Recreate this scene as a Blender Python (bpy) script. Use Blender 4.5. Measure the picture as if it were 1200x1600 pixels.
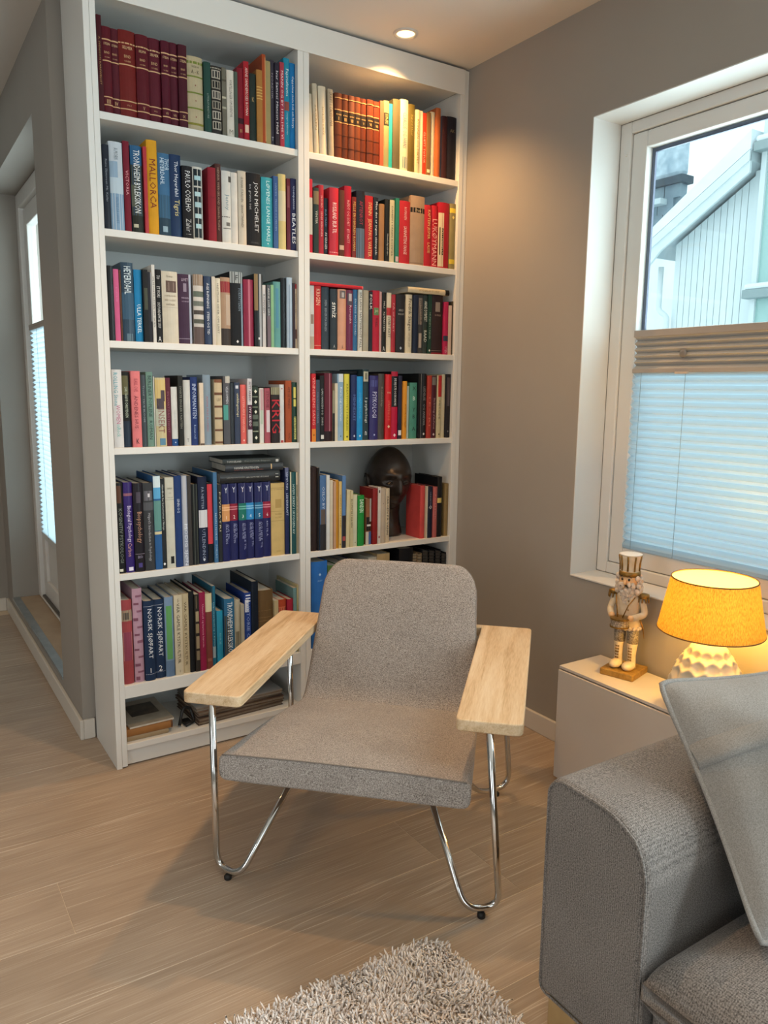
import bpy, math, random
import numpy as np
from mathutils import Vector, Matrix, noise as mnoise

for _o in list(bpy.data.objects):
    bpy.data.objects.remove(_o)
scn = bpy.context.scene
C = scn.collection
PI = math.pi

# ------------------------------------------------------------------ camera
cam_d = bpy.data.cameras.new('camera')
cam_d.sensor_fit = 'VERTICAL'
cam_d.sensor_height = 36.0
cam_d.lens = 1205.4 / 1600 * 36.0
cam_d.clip_start = 0.02
cam_d.clip_end = 200
cam = bpy.data.objects.new('camera', cam_d)
C.objects.link(cam)
rot = (Matrix.Rotation(math.radians(-33.034), 3, 'Z') @ Matrix.Rotation(math.radians(-9.131), 3, 'X')
       @ Matrix.Rotation(math.radians(-0.690), 3, 'Y') @ Matrix.Rotation(PI / 2, 3, 'X'))
cam.matrix_world = Matrix.Translation((-0.5602, -2.4386, 1.2419)) @ rot.to_4x4()
scn.camera = cam

# ------------------------------------------------------------------ world, exposure
W = bpy.data.worlds.new('overcast_sky')
scn.world = W
W.use_nodes = True
bg = W.node_tree.nodes['Background']
bg.inputs[0].default_value = (0.86, 0.96, 1.0, 1)
bg.inputs[1].default_value = 1.55
vs = scn.view_settings
vs.view_transform = 'Standard'
vs.look = 'None'
vs.exposure = 0.25
vs.gamma = 1.0
vs.use_curve_mapping = False
scn.cycles.use_denoising = True
scn.cycles.max_bounces = 8
scn.cycles.sample_clamp_indirect = 6.0


def area_light(name, loc, rotation, sx, sy, power, col):
    d = bpy.data.lights.new(name, 'AREA')
    d.shape = 'RECTANGLE'
    d.size, d.size_y = sx, sy
    d.energy = power
    d.color = col
    o = bpy.data.objects.new(name, d)
    o.location = loc
    o.rotation_euler = rotation
    C.objects.link(o)
    return o


# added fill at unseen openings: behind the camera, along the right wall, west;
# daylight through the clear upper half of the window in view, and through the balcony door
area_light('added_fill_rear', (-1.7, -4.93, 1.35), (PI / 2, 0, 0), 1.7, 1.9, 7, (0.84, 0.95, 1.0))  # added fill from an unseen opening behind the camera
area_light('added_fill_right_wall', (1.45, -3.35, 1.35), (PI / 2, 0, PI / 2), 1.7, 1.5, 84, (0.82, 0.95, 1.0))  # added to brighten shelf fronts and rug from an unseen opening
area_light('daylight_right_window', (1.575, -1.29, 1.72), (PI / 2, 0, PI / 2), 1.1, .55, 8, (0.80, 0.94, 1.0))
area_light('added_fill_west', (-3.53, -2.4, 1.35), (PI / 2, 0, -PI / 2), 1.1, 1.9, 13, (0.95, 0.97, 1.0))  # added to brighten the passage wall and bookcase side
area_light('daylight_balcony_door', (0.42, 1.23, 1.2), (PI / 2, 0, PI / 2), 1.3, 2.0, 28, (0.80, 0.94, 1.0))

# ------------------------------------------------------------------ helpers


def srgb(h):
    r = []
    for i in (0, 2, 4):
        c = int(h[i:i + 2], 16) / 255
        r.append(c / 12.92 if c <= 0.04045 else ((c + 0.055) / 1.055) ** 2.4)
    return (r[0], r[1], r[2], 1)


MATS = {}


def mat(name, col='808080', rough=0.5, metal=0.0, **k):
    if name in MATS:
        return MATS[name]
    m = bpy.data.materials.new(name)
    m.use_nodes = True
    b = m.node_tree.nodes['Principled BSDF']
    b.inputs['Base Color'].default_value = srgb(col) if isinstance(col, str) else col
    b.inputs['Roughness'].default_value = rough
    b.inputs['Metallic'].default_value = metal
    for kk, v in k.items():
        b.inputs[kk].default_value = v
    MATS[name] = m
    return m


class NT:
    """tiny node helper"""
    def __init__(s, m):
        s.t = m.node_tree
        s.b = s.t.nodes.get('Principled BSDF')

    def n(s, typ, **kw):
        x = s.t.nodes.new(typ)
        for k, v in kw.items():
            if k.startswith('i_'):
                key = k[2:]
                key = int(key) if key.isdigit() else key.replace('_', ' ')
                x.inputs[key].default_value = v
            else:
                setattr(x, k, v)
        return x

    def l(s, a, ao, b, bi):
        s.t.links.new(a.outputs[ao], b.inputs[bi])

    def ramp(s, stops):
        r = s.n('ShaderNodeValToRGB')
        e = r.color_ramp.elements
        while len(e) < len(stops):
            e.new(0.5)
        for i, (p, c) in enumerate(stops):
            e[i].position = p
            e[i].color = srgb(c) if isinstance(c, str) else c
        return r


def mottled(name, c1, c2, scale=6.0, rough=0.6, bump=0.0, bscale=200.0, stretch=(1, 1, 1), detail=4, metal=0.0):
    """base colour varying between two tones, fine bump"""
    if name in MATS:
        return MATS[name]
    m = mat(name, c1, rough, metal)
    q = NT(m)
    tc = q.n('ShaderNodeTexCoord')
    mp = q.n('ShaderNodeMapping')
    mp.inputs['Scale'].default_value = stretch
    q.l(tc, 'Object', mp, 'Vector')
    nz = q.n('ShaderNodeTexNoise', i_Scale=scale, i_Detail=detail)
    q.l(mp, 'Vector', nz, 'Vector')
    r = q.ramp([(0.3, c1), (0.7, c2)])
    q.l(nz, 'Fac', r, 0)
    q.l(r, 0, q.b, 'Base Color')
    if bump:
        n2 = q.n('ShaderNodeTexNoise', i_Scale=bscale, i_Detail=3)
        q.l(mp, 'Vector', n2, 'Vector')
        bp = q.n('ShaderNodeBump', i_Strength=bump, i_Distance=0.002)
        q.l(n2, 'Fac', bp, 'Height')
        q.l(bp, 'Normal', q.b, 'Normal')
    return m


class MB:
    """mesh builder: collect shapes, then link them as ONE mesh object"""
    def __init__(s):
        s.v = []
        s.f = []

    def add(s, vs, fs):
        k = len(s.v)
        s.v += [tuple(p) for p in vs]
        s.f += [tuple(i + k for i in f) for f in fs]
        return s

    def box(s, x0, x1, y0, y1, z0, z1):
        return s.add([(x0, y0, z0), (x1, y0, z0), (x1, y1, z0), (x0, y1, z0),
                      (x0, y0, z1), (x1, y0, z1), (x1, y1, z1), (x0, y1, z1)],
                     [(0, 3, 2, 1), (4, 5, 6, 7), (0, 1, 5, 4), (1, 2, 6, 5), (2, 3, 7, 6), (3, 0, 4, 7)])

    def prism(s, poly, a0, a1, axis='z'):
        n = len(poly)

        def P(p, a):
            if axis == 'z':
                return (p[0], p[1], a)
            if axis == 'y':
                return (p[0], a, p[1])
            return (a, p[0], p[1])
        vs = [P(p, a0) for p in poly] + [P(p, a1) for p in poly]
        fs = [tuple(range(n - 1, -1, -1)), tuple(range(n, 2 * n))]
        for i in range(n):
            j = (i + 1) % n
            fs.append((i, j, n + j, n + i))
        return s.add(vs, fs)

    def lathe(s, prof, seg=24, cx=0.0, cy=0.0, cap=True, sx=1.0, sy=1.0, a0=0.0):
        vs = []
        for r, z in prof:
            for i in range(seg):
                a = a0 + 2 * PI * i / seg
                vs.append((cx + sx * r * math.cos(a), cy + sy * r * math.sin(a), z))
        fs = []
        for k in range(len(prof) - 1):
            for i in range(seg):
                j = (i + 1) % seg
                fs.append((k * seg + i, k * seg + j, (k + 1) * seg + j, (k + 1) * seg + i))
        if cap:
            fs.append(tuple(range(seg - 1, -1, -1)))
            b = (len(prof) - 1) * seg
            fs.append(tuple(range(b, b + seg)))
        return s.add(vs, fs)

    def tube(s, path, r, seg=10, cap=True, closed=False):
        path = [Vector(p) for p in path]
        n = len(path)
        rr = r if isinstance(r, (list, tuple)) else [r] * n
        t0 = (path[1] - path[0]).normalized()
        up = Vector((0, 0, 1)) if abs(t0.z) < 0.9 else Vector((1, 0, 0))
        u = t0.cross(up).normalized()
        vs = []
        for i in range(n):
            if closed:
                t = (path[(i + 1) % n] - path[i - 1]).normalized()
            else:
                t = (path[min(i + 1, n - 1)] - path[max(i - 1, 0)]).normalized()
            u = (u - t * u.dot(t)).normalized()
            w = t.cross(u)
            for k in range(seg):
                a = 2 * PI * k / seg
                vs.append(path[i] + (u * math.cos(a) + w * math.sin(a)) * rr[i])
        fs = []
        for i in range(n if closed else n - 1):
            j = (i + 1) % n
            for k in range(seg):
                q = (k + 1) % seg
                fs.append((i * seg + k, i * seg + q, j * seg + q, j * seg + k))
        if cap and not closed:
            fs.append(tuple(range(seg - 1, -1, -1)))
            b = (n - 1) * seg
            fs.append(tuple(range(b, b + seg)))
        return s.add(vs, fs)

    def ball(s, c, r, seg=14, rings=9):
        rx, ry, rz = r if isinstance(r, (tuple, list)) else (r, r, r)
        vs = [(c[0], c[1], c[2] - rz)]
        for i in range(1, rings):
            p = -PI / 2 + PI * i / rings
            for k in range(seg):
                a = 2 * PI * k / seg
                vs.append((c[0] + rx * math.cos(p) * math.cos(a), c[1] + ry * math.cos(p) * math.sin(a), c[2] + rz * math.sin(p)))
        vs.append((c[0], c[1], c[2] + rz))
        fs = []
        for k in range(seg):
            fs.append((0, 1 + (k + 1) % seg, 1 + k))
        for i in range(rings - 2):
            for k in range(seg):
                q = (k + 1) % seg
                a = 1 + i * seg
                fs.append((a + k, a + q, a + seg + q, a + seg + k))
        a = 1 + (rings - 2) * seg
        e = len(vs) - 1
        for k in range(seg):
            fs.append((a + k, a + (k + 1) % seg, e))
        return s.add(vs, fs)

    def build(s, name, m, parent=None, smooth=False, bevel=0.0, seg=2, angle=40, subd=0, loc=None):
        me = bpy.data.meshes.new(name)
        me.from_pydata(s.v, [], s.f)
        me.update()
        return obj(name, me, m, parent, smooth, bevel, seg, angle, subd, loc)


def obj(name, me, m, parent=None, smooth=False, bevel=0.0, seg=2, angle=40, subd=0, loc=None):
    o = bpy.data.objects.new(name, me)
    C.objects.link(o)
    if m is not None and not me.materials:
        me.materials.append(m)
    if parent is not None:
        o.parent = parent
    if loc is not None:
        o.location = loc
    if smooth:
        me.polygons.foreach_set('use_smooth', [True] * len(me.polygons))
        if smooth == 'auto':
            me.set_sharp_from_angle(angle=math.radians(angle))
    if bevel:
        b = o.modifiers.new('bevel', 'BEVEL')
        b.width = bevel
        b.segments = seg
        b.limit_method = 'ANGLE'
        b.angle_limit = math.radians(angle)
        b.harden_normals = False
    if subd:
        d = o.modifiers.new('subd', 'SUBSURF')
        d.levels = d.render_levels = subd
    return o


def empty(name, loc=(0, 0, 0), rz=0.0, label=None, cat=None, group=None):
    o = bpy.data.objects.new(name, None)
    o.empty_display_size = 0.05
    o.location = loc
    o.rotation_euler = (0, 0, rz)
    C.objects.link(o)
    if label:
        tag(o, label, cat, group)
    return o


def tag(o, label, cat, group=None):
    o['label'] = label
    o['category'] = cat
    if group:
        o['group'] = group
    return o


def struct(o, label=None):
    o['kind'] = 'structure'
    if label:
        o['label'] = label
    return o


def round_poly(pts, r, n=5):
    """round the corners of a polygon; r a number or list"""
    out = []
    L = len(pts)
    for i in range(L):
        p0, p, p1 = Vector(pts[i - 1]), Vector(pts[i]), Vector(pts[(i + 1) % L])
        rr = r[i] if isinstance(r, (list, tuple)) else r
        if rr <= 0:
            out.append(tuple(p))
            continue
        a = (p0 - p).normalized()
        b = (p1 - p).normalized()
        ang = a.angle(b)
        d = min(rr / math.tan(ang / 2), (p0 - p).length * .49, (p1 - p).length * .49)
        A, B = p + a * d, p + b * d
        for k in range(n + 1):
            t = k / n
            out.append(tuple((1 - t) ** 2 * A + 2 * t * (1 - t) * p + t * t * B))
    return out


def fillet(pts, r, n=8):
    """round the inner corners of a polyline (quadratic arcs)"""
    pts = [Vector(p) for p in pts]
    out = [pts[0]]
    for i in range(1, len(pts) - 1):
        p = pts[i]
        a = (pts[i - 1] - p)
        b = (pts[i + 1] - p)
        d = min(r, a.length * .49, b.length * .49)
        A, B = p + a.normalized() * d, p + b.normalized() * d
        for k in range(n + 1):
            t = k / n
            out.append((1 - t) ** 2 * A + 2 * t * (1 - t) * p + t * t * B)
    out.append(pts[-1])
    return out


# ------------------------------------------------------------------ materials
M_wall = mottled('wall_paint_taupe', '98928a', '9c968e', 3, 0.85, 0.05, 400)
M_ceil = mat('ceiling_paint', 'd8d2ca', 0.9)
M_white = mottled('white_lacquer', 'dddcd7', 'dad9d4', 2, 0.42)
M_shelfback = mat('shelf_back_panel', 'bdc0be', 0.6)
M_trim = mat('skirting_white', 'd5cfc5', 0.5)
M_winwhite = mottled('window_white_paint', 'd6d4cf', 'd9d7d3', 4, 0.45)
M_chrome = mat('polished_chrome', 'd0cfcd', 0.09, 1.0)
M_black = mat('black_rubber', '121212', 0.6)
M_pages = mottled('page_edges', 'b9b1a0', 'c9c2b4', 40, 0.9, 0, stretch=(1, 1, 1))
M_emit = {}


def emission(name, col, strength):
    m = bpy.data.materials.new(name)
    m.use_nodes = True
    b = m.node_tree.nodes['Principled BSDF']
    b.inputs['Base Color'].default_value = (0.8, 0.8, 0.8, 1)
    b.inputs['Emission Color'].default_value = col
    b.inputs['Emission Strength'].default_value = strength
    return m


def glass_mat():
    m = bpy.data.materials.new('window_glass')
    m.use_nodes = True
    t = m.node_tree
    t.nodes.remove(t.nodes['Principled BSDF'])
    out = t.nodes['Material Output']
    tr = t.nodes.new('ShaderNodeBsdfTransparent')
    tr.inputs[0].default_value = (0.96, 0.99, 0.99, 1)
    gl = t.nodes.new('ShaderNodeBsdfGlossy')
    gl.inputs['Roughness'].default_value = 0.02
    mx = t.nodes.new('ShaderNodeMixShader')
    mx.inputs[0].default_value = 0.03
    t.links.new(tr.outputs[0], mx.inputs[1])
    t.links.new(gl.outputs[0], mx.inputs[2])
    t.links.new(mx.outputs[0], out.inputs[0])
    return m


M_glass = glass_mat()


def translucent_mat(name, col, tcol, fac, weave=None):
    m = bpy.data.materials.new(name)
    m.use_nodes = True
    t = m.node_tree
    t.nodes.remove(t.nodes['Principled BSDF'])
    out = t.nodes['Material Output']
    d = t.nodes.new('ShaderNodeBsdfDiffuse')
    d.inputs[0].default_value = srgb(col)
    tr = t.nodes.new('ShaderNodeBsdfTranslucent')
    tr.inputs[0].default_value = srgb(tcol)
    mx = t.nodes.new('ShaderNodeMixShader')
    mx.inputs[0].default_value = fac
    t.links.new(d.outputs[0], mx.inputs[1])
    t.links.new(tr.outputs[0], mx.inputs[2])
    t.links.new(mx.outputs[0], out.inputs[0])
    if weave:
        tc = t.nodes.new('ShaderNodeTexCoord')
        mp = t.nodes.new('ShaderNodeMapping')
        mp.inputs['Scale'].default_value = weave
        nz = t.nodes.new('ShaderNodeTexNoise')
        nz.inputs['Scale'].default_value = 1.0
        nz.inputs['Detail'].default_value = 3
        t.links.new(tc.outputs['Object'], mp.inputs[0])
        t.links.new(mp.outputs[0], nz.inputs['Vector'])
        for node, c in ((d, col), (tr, tcol)):
            r = t.nodes.new('ShaderNodeValToRGB')
            a = srgb(c)
            r.color_ramp.elements[0].position = 0.35
            r.color_ramp.elements[0].color = (a[0] * .55, a[1] * .5, a[2] * .4, 1)
            r.color_ramp.elements[1].position = 0.62
            r.color_ramp.elements[1].color = a
            t.links.new(nz.outputs['Fac'], r.inputs[0])
            t.links.new(r.outputs[0], node.inputs[0])
    return m


def oak_floor_mat():
    m = mat('oak_plank', 'a88a68', 0.48)
    q = NT(m)
    tc = q.n('ShaderNodeTexCoord')
    oi = q.n('ShaderNodeObjectInfo')
    mul = q.n('ShaderNodeMath', operation='MULTIPLY', i_1=37.0)
    q.l(oi, 'Random', mul, 0)
    cmb = q.n('ShaderNodeCombineXYZ')
    q.l(mul, 0, cmb, 0)
    q.l(mul, 0, cmb, 1)
    ad = q.n('ShaderNodeVectorMath', operation='ADD')
    q.l(tc, 'Object', ad, 0)
    q.l(cmb, 0, ad, 1)
    mp = q.n('ShaderNodeMapping')
    mp.inputs['Scale'].default_value = (0.55, 5.0, 1.0)
    q.l(ad, 0, mp, 'Vector')
    # cathedral grain: rings from a stretched noise field
    big = q.n('ShaderNodeTexNoise', i_Scale=1.6, i_Detail=2.0, i_Distortion=0.4)
    q.l(mp, 'Vector', big, 'Vector')
    ring = q.n('ShaderNodeMath', operation='MULTIPLY', i_1=42.0)
    q.l(big, 'Fac', ring, 0)
    sn = q.n('ShaderNodeMath', operation='SINE')
    q.l(ring, 0, sn, 0)
    mp2 = q.n('ShaderNodeMapping')
    mp2.inputs['Scale'].default_value = (6.0, 260.0, 1.0)
    q.l(ad, 0, mp2, 'Vector')
    fine = q.n('ShaderNodeTexNoise', i_Scale=1.0, i_Detail=3.0)
    q.l(mp2, 'Vector', fine, 'Vector')
    mixv = q.n('ShaderNodeMath', operation='MULTIPLY_ADD', i_1=0.085)
    q.l(sn, 0, mixv, 0)
    q.l(fine, 'Fac', mixv, 2)
    r = q.ramp([(0.12, '998775'), (0.5, 'a89582'), (0.70, 'b09e8b'), (0.9, 'd4c8bb')])
    q.l(mixv, 0, r, 0)
    # plank to plank tone
    tone = q.n('ShaderNodeMapRange', i_3=0.86, i_4=1.06)
    q.l(oi, 'Random', tone, 0)
    blot = q.n('ShaderNodeTexNoise', i_Scale=2.2, i_Detail=2.0)
    q.l(ad, 0, blot, 'Vector')
    bm = q.n('ShaderNodeMapRange', i_1=0.3, i_2=0.7, i_3=0.90, i_4=1.06)
    q.l(blot, 'Fac', bm, 0)
    tm = q.n('ShaderNodeMath', operation='MULTIPLY')
    q.l(tone, 0, tm, 0)
    q.l(bm, 0, tm, 1)
    sc = q.n('ShaderNodeVectorMath', operation='SCALE')
    q.l(r, 0, sc, 0)
    q.l(tm, 0, sc, 'Scale')
    mp3 = q.n('ShaderNodeMapping')
    mp3.inputs['Scale'].default_value = (3.2, 330.0, 1.0)
    q.l(ad, 0, mp3, 'Vector')
    wob = q.n('ShaderNodeMath', operation='MULTIPLY', i_1=26.0)
    q.l(big, 'Fac', wob, 0)
    wv = q.n('ShaderNodeCombineXYZ')
    q.l(wob, 0, wv, 1)
    ad3 = q.n('ShaderNodeVectorMath', operation='ADD')
    q.l(mp3, 0, ad3, 0)
    q.l(wv, 0, ad3, 1)
    por = q.n('ShaderNodeTexNoise', i_Scale=1.0, i_Detail=2.0)
    q.l(ad3, 0, por, 'Vector')
    pr = q.n('ShaderNodeMapRange', i_1=0.60, i_2=0.72, i_3=0.0, i_4=0.7)
    q.l(por, 'Fac', pr, 0)
    mxc = q.n('ShaderNodeMix', data_type='RGBA')
    q.l(pr, 0, mxc, 'Factor')
    t_ = q.t
    t_.links.new(sc.outputs[0], mxc.inputs[6])
    mxc.inputs[7].default_value = srgb('ddd0bf')
    t_.links.new(mxc.outputs[2], q.b.inputs['Base Color'])
    bp = q.n('ShaderNodeBump', i_Strength=0.18, i_Distance=0.001)
    q.l(mixv, 0, bp, 'Height')
    q.l(bp, 'Normal', q.b, 'Normal')
    return m


def oak_arm_mat():
    m = mat('oak_armrest', 'd0ad7c', 0.42)
    q = NT(m)
    tc = q.n('ShaderNodeTexCoord')
    mp = q.n('ShaderNodeMapping')
    mp.inputs['Scale'].default_value = (38.0, 2.2, 38.0)
    q.l(tc, 'Object', mp, 'Vector')
    a = q.n('ShaderNodeTexNoise', i_Scale=1.0, i_Detail=4.0, i_Distortion=0.6)
    q.l(mp, 'Vector', a, 'Vector')
    mp2 = q.n('ShaderNodeMapping')
    mp2.inputs['Scale'].default_value = (420.0, 22.0, 300.0)
    q.l(tc, 'Object', mp2, 'Vector')
    b = q.n('ShaderNodeTexNoise', i_Scale=1.0, i_Detail=2.0)
    q.l(mp2, 'Vector', b, 'Vector')
    s = q.n('ShaderNodeMath', operation='MULTIPLY_ADD', i_1=0.55)
    q.l(b, 'Fac', s, 0)
    q.l(a, 'Fac', s, 2)
    r = q.ramp([(0.5, 'b8976e'), (0.75, 'd6ba94'), (1.0, 'e3cdad')])
    q.l(s, 0, r, 0)
    q.l(r, 0, q.b, 'Base Color')
    bp = q.n('ShaderNodeBump', i_Strength=0.12, i_Distance=0.0006)
    q.l(s, 0, bp, 'Height')
    q.l(bp, 'Normal', q.b, 'Normal')
    return m


def weave_mat(name, dark, light, period, bump=0.5, rows=(0, 1, 1), nscale=500, rib=.1):
    """woven upholstery: ribs along object axes broken up by fine noise"""
    m = mat(name, light, 0.95)
    q = NT(m)
    q.b.inputs['Sheen Weight'].default_value = 0.15
    tc = q.n('ShaderNodeTexCoord')
    sep = q.n('ShaderNodeSeparateXYZ')
    q.l(tc, 'Object', sep, 0)
    acc = None
    for i, w in enumerate(rows):
        if not w:
            continue
        k = q.n('ShaderNodeMath', operation='MULTIPLY', i_1=2 * PI / period * w)
        q.l(sep, i, k, 0)
        s = q.n('ShaderNodeMath', operation='SINE')
        q.l(k, 0, s, 0)
        if acc is None:
            acc = s
        else:
            ad = q.n('ShaderNodeMath', operation='ADD')
            q.l(acc, 0, ad, 0)
            q.l(s, 0, ad, 1)
            acc = ad
    nz = q.n('ShaderNodeTexNoise', i_Scale=nscale, i_Detail=2.0)
    q.l(tc, 'Object', nz, 'Vector')
    h = q.n('ShaderNodeMath', operation='MULTIPLY_ADD', i_1=rib)
    q.l(acc, 0, h, 0)
    q.l(nz, 'Fac', h, 2)
    big = q.n('ShaderNodeTexNoise', i_Scale=9.0, i_Detail=3.0)
    q.l(tc, 'Object', big, 'Vector')
    h2 = q.n('ShaderNodeMath', operation='MULTIPLY_ADD', i_1=0.12)
    q.l(big, 'Fac', h2, 0)
    q.l(h, 0, h2, 2)
    r = q.ramp([(0.36, dark), (0.76, light)])
    q.l(h2, 0, r, 0)
    q.l(r, 0, q.b, 'Base Color')
    bp = q.n('ShaderNodeBump', i_Strength=bump, i_Distance=0.0012)
    q.l(h, 0, bp, 'Height')
    q.l(bp, 'Normal', q.b, 'Normal')
    return m


M_oak = oak_floor_mat()
M_arm = oak_arm_mat()
M_chairfab = weave_mat('chair_melange_fabric', '625a55', 'b8b0a9', 0.0026, 0.35, (.5, .5, .5), 430, .0)
M_sofafab = weave_mat('sofa_woven_fabric', '48433f', '918a84', 0.0042, 0.6, (1, 1, 0), 400, .05)
M_pillow = weave_mat('pillow_linen', '7c7974', '9b9893', 0.002, 0.15, (1, 1, 1), 500, .0)
M_pillowdark = weave_mat('dark_pillow_fabric', '2c2c2c', '565452', 0.003, 0.5, (1, 1, 1), 300)

# ------------------------------------------------------------------ the setting
XR = 1.3845          # right wall
XW = -0.041          # wall with the balcony door
YB = 0.297           # wall behind the bookcase
YF = 2.17            # far hall wall
ZC = 2.42            # ceiling
X0R, Y0R = -3.6, -5.0

# floor: slab (pale filler shows in the joints) with single oak planks on top
fl = struct(MB().box(X0R - .1, 1.6, Y0R - .1, YF + .1, -.15, -.0009).build('floor', mat('joint_filler', 'd6c7b0', .7)))
random.seed(11)
PW = .2155
k0 = math.floor((Y0R + .08) / PW)
for k in range(k0, int((YF + .08) / PW) + 1):
    y0 = -.08 + k * PW
    if y0 + PW > YF + .05:
        continue
    # butt joints
    if abs(y0 + .7265) < .02:
        xs = [-2.47, -.276, 1.92]
    else:
        o = random.uniform(0, 2.6)
        xs = [X0R - 2.6 + o + 2.6 * i for i in range(4)]
    xs = [max(X0R, min(1.45, x)) for x in [X0R] + xs + [1.45]]
    for a, b in zip(xs[:-1], xs[1:]):
        if b - a < .03:
            continue
        L2, W2, g = (b - a) / 2 - .0006, PW / 2 - .0009, .0005
        mb = MB()
        mb.add([(-L2, -W2, -.00085), (L2, -W2, -.00085), (L2, W2, -.00085), (-L2, W2, -.00085),
                (-L2, -W2, -g), (L2, -W2, -g), (L2, W2, -g), (-L2, W2, -g),
                (-L2 + g, -W2 + g, 0), (L2 - g, -W2 + g, 0), (L2 - g, W2 - g, 0), (-L2 + g, W2 - g, 0)],
               [(0, 1, 5, 4), (1, 2, 6, 5), (2, 3, 7, 6), (3, 0, 4, 7), (4, 5, 9, 8), (5, 6, 10, 9), (6, 7, 11, 10), (7, 4, 8, 11), (8, 9, 10, 11)])
        mb.build('plank', M_oak, fl, loc=((a + b) / 2, y0 + PW / 2, 0))

struct(MB().box(X0R - .1, 1.6, Y0R - .1, YF + .1, ZC, ZC + .12).build('ceiling', M_ceil))

# right wall with the window opening
WY0, WY1, WZ0, WZ1 = -.625, -1.95, .617, 2.087
wr = MB()
wr.box(XR, XR + .22, WY0, YB, 0, ZC).box(XR, XR + .22, -2.5, WY1, 0, ZC).box(XR, XR + .22, Y0R, -4.2, 0, ZC)
wr.box(XR, XR + .22, -4.2, -2.5, 0, .6).box(XR, XR + .22, -4.2, -2.5, 2.1, ZC)  # second opening, unseen, added for the fill light
wr.box(XR, XR + .22, WY1, WY0, 0, WZ0).box(XR, XR + .22, WY1, WY0, WZ1, ZC)
struct(wr.build('wall_right', M_wall))
struct(MB().box(XW + .3, XR + .22, YB, YB + .2, 0, ZC).build('wall_back', M_wall))
# wall that holds the balcony door: the recess is cut through it
RY0, RY1, RZ0, RZ1 = .632, 1.965, .110, 2.166
wl = MB()
wl.box(XW, XW + .3, YB, RY0, 0, ZC).box(XW, XW + .3, RY1, YF, 0, ZC)
wl.box(XW, XW + .3, RY0, RY1, 0, RZ0).box(XW, XW + .3, RY0, RY1, RZ1, ZC)
struct(wl.build('wall_left', M_wall))
struct(MB().box(X0R, XW + .3, YF, YF + .15, 0, ZC).build('wall_far', M_wall))
# walls behind the camera; large openings added to let fill light in
wb = MB()
wb.box(X0R, -2.6, Y0R - .15, Y0R, 0, ZC).box(-.8, 1.6, Y0R - .15, Y0R, 0, ZC)
wb.box(-2.6, -.8, Y0R - .15, Y0R, 0, .35).box(-2.6, -.8, Y0R - .15, Y0R, 2.35, ZC)
struct(wb.build('wall_rear', M_wall))
ww = MB()
ww.box(X0R - .15, X0R, Y0R, -3.0, 0, ZC).box(X0R - .15, X0R, -1.8, YF, 0, ZC)
ww.box(X0R - .15, X0R, -3.0, -1.8, 0, .35).box(X0R - .15, X0R, -3.0, -1.8, 2.35, ZC)
struct(ww.build('wall_west', M_wall))

# skirting boards
BH = .072
struct(MB().box(XW - .013, XW, YB - .013, YF - .013, 0, BH).build('baseboard_left', M_trim, bevel=.003))
struct(MB().box(XW, -.003, YB - .013, YB, 0, BH).build('baseboard_back', M_trim, bevel=.003))
struct(MB().box(X0R, XW - .013, YF - .013, YF, 0, BH).build('baseboard_far', M_trim, bevel=.003))
struct(MB().box(XR - .013, XR, -4.9, -.004, 0, BH).build('baseboard_right', M_trim, bevel=.003))
# raised sill of the balcony door recess
struct(MB().box(XW + .032, .11, RY0 + .001, RY1 - .001, RZ0, RZ0 + .006).build('trim_1', mottled('sill_wood', 'a08a70', 'b09a80', 8, .5), bevel=.001))
struct(MB().box(XW - .004, XW + .032, RY0 + .001, RY1 - .001, RZ0 - .004, RZ0 + .009).build('trim_2', mottled('sill_metal_strip', '8f979b', 'a3abae', 20, .35, metal=.6), bevel=.0015), 'brushed metal edge strip of the balcony door sill')

# ------------------------------------------------------------------ balcony door (glazed, with blind)
dr = struct(empty('door_1', (.085, 1.30, RZ0)))
DX = 0.0
fr = MB()
y0, y1, zt = RY0 - 1.30 + .002, RY1 - 1.30 - .002, RZ1 - RZ0 - .002
fr.box(DX, .07, y1 - .07, y1, .008, zt).box(DX, .07, y0, y0 + .07, .008, zt).box(DX, .07, y0 + .07, y1 - .07, zt - .07, zt).box(DX, .07, y0 + .07, y1 - .07, .008, .02)
fr.build('door_frame', M_winwhite, dr, bevel=.004)
lf = MB()
ly0, ly1, lz0, lz1 = y0 + .075, y1 - .075, .022, zt - .075
lf.box(.02, .062, ly1 - .085, ly1, lz0, lz1).box(.02, .062, ly0, ly0 + .085, lz0, lz1)
lf.box(.02, .062, ly0 + .085, ly1 - .085, lz1 - .085, lz1).box(.02, .062, ly0 + .085, ly1 - .085, lz0, lz0 + .09)
lf.box(.02, .062, ly0 + .085, ly1 - .085, .335, .37)
leaf = lf.build('door_leaf', M_winwhite, dr, bevel=.004)
MB().box(.034, .05, ly0 + .085, ly1 - .085, lz0 + .09, .335).build('door_panel', M_winwhite, leaf, bevel=.003)
MB().box(.038, .044, ly0 + .085, ly1 - .085, .37, lz1 - .085).build('glass_pane', M_glass, leaf)
MB().box(.004, .018, ly0 + .02, ly1 - .02, .006, .03).build('threshold', mat('threshold_metal', '5a5752', .4, .7), dr)

M_blind = translucent_mat('pleated_blind_fabric', 'd3dfe4', 'd3e4ec', .5)
M_rail = mottled('blind_rail_aluminium', 'a39a92', 'ada49b', 6, .4)


def pleats(mb, x, y0, y1, z0, z1, n, amp):
    vs, fs = [], []
    for i in range(2 * n + 1):
        z = z0 + (z1 - z0) * i / (2 * n)
        dx = amp if i % 2 else -amp
        vs += [(x + dx, y0, z), (x + dx, y1, z)]
    for i in range(2 * n):
        fs.append((2 * i, 2 * i + 1, 2 * i + 3, 2 * i + 2))
    return mb.add(vs, fs)


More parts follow.
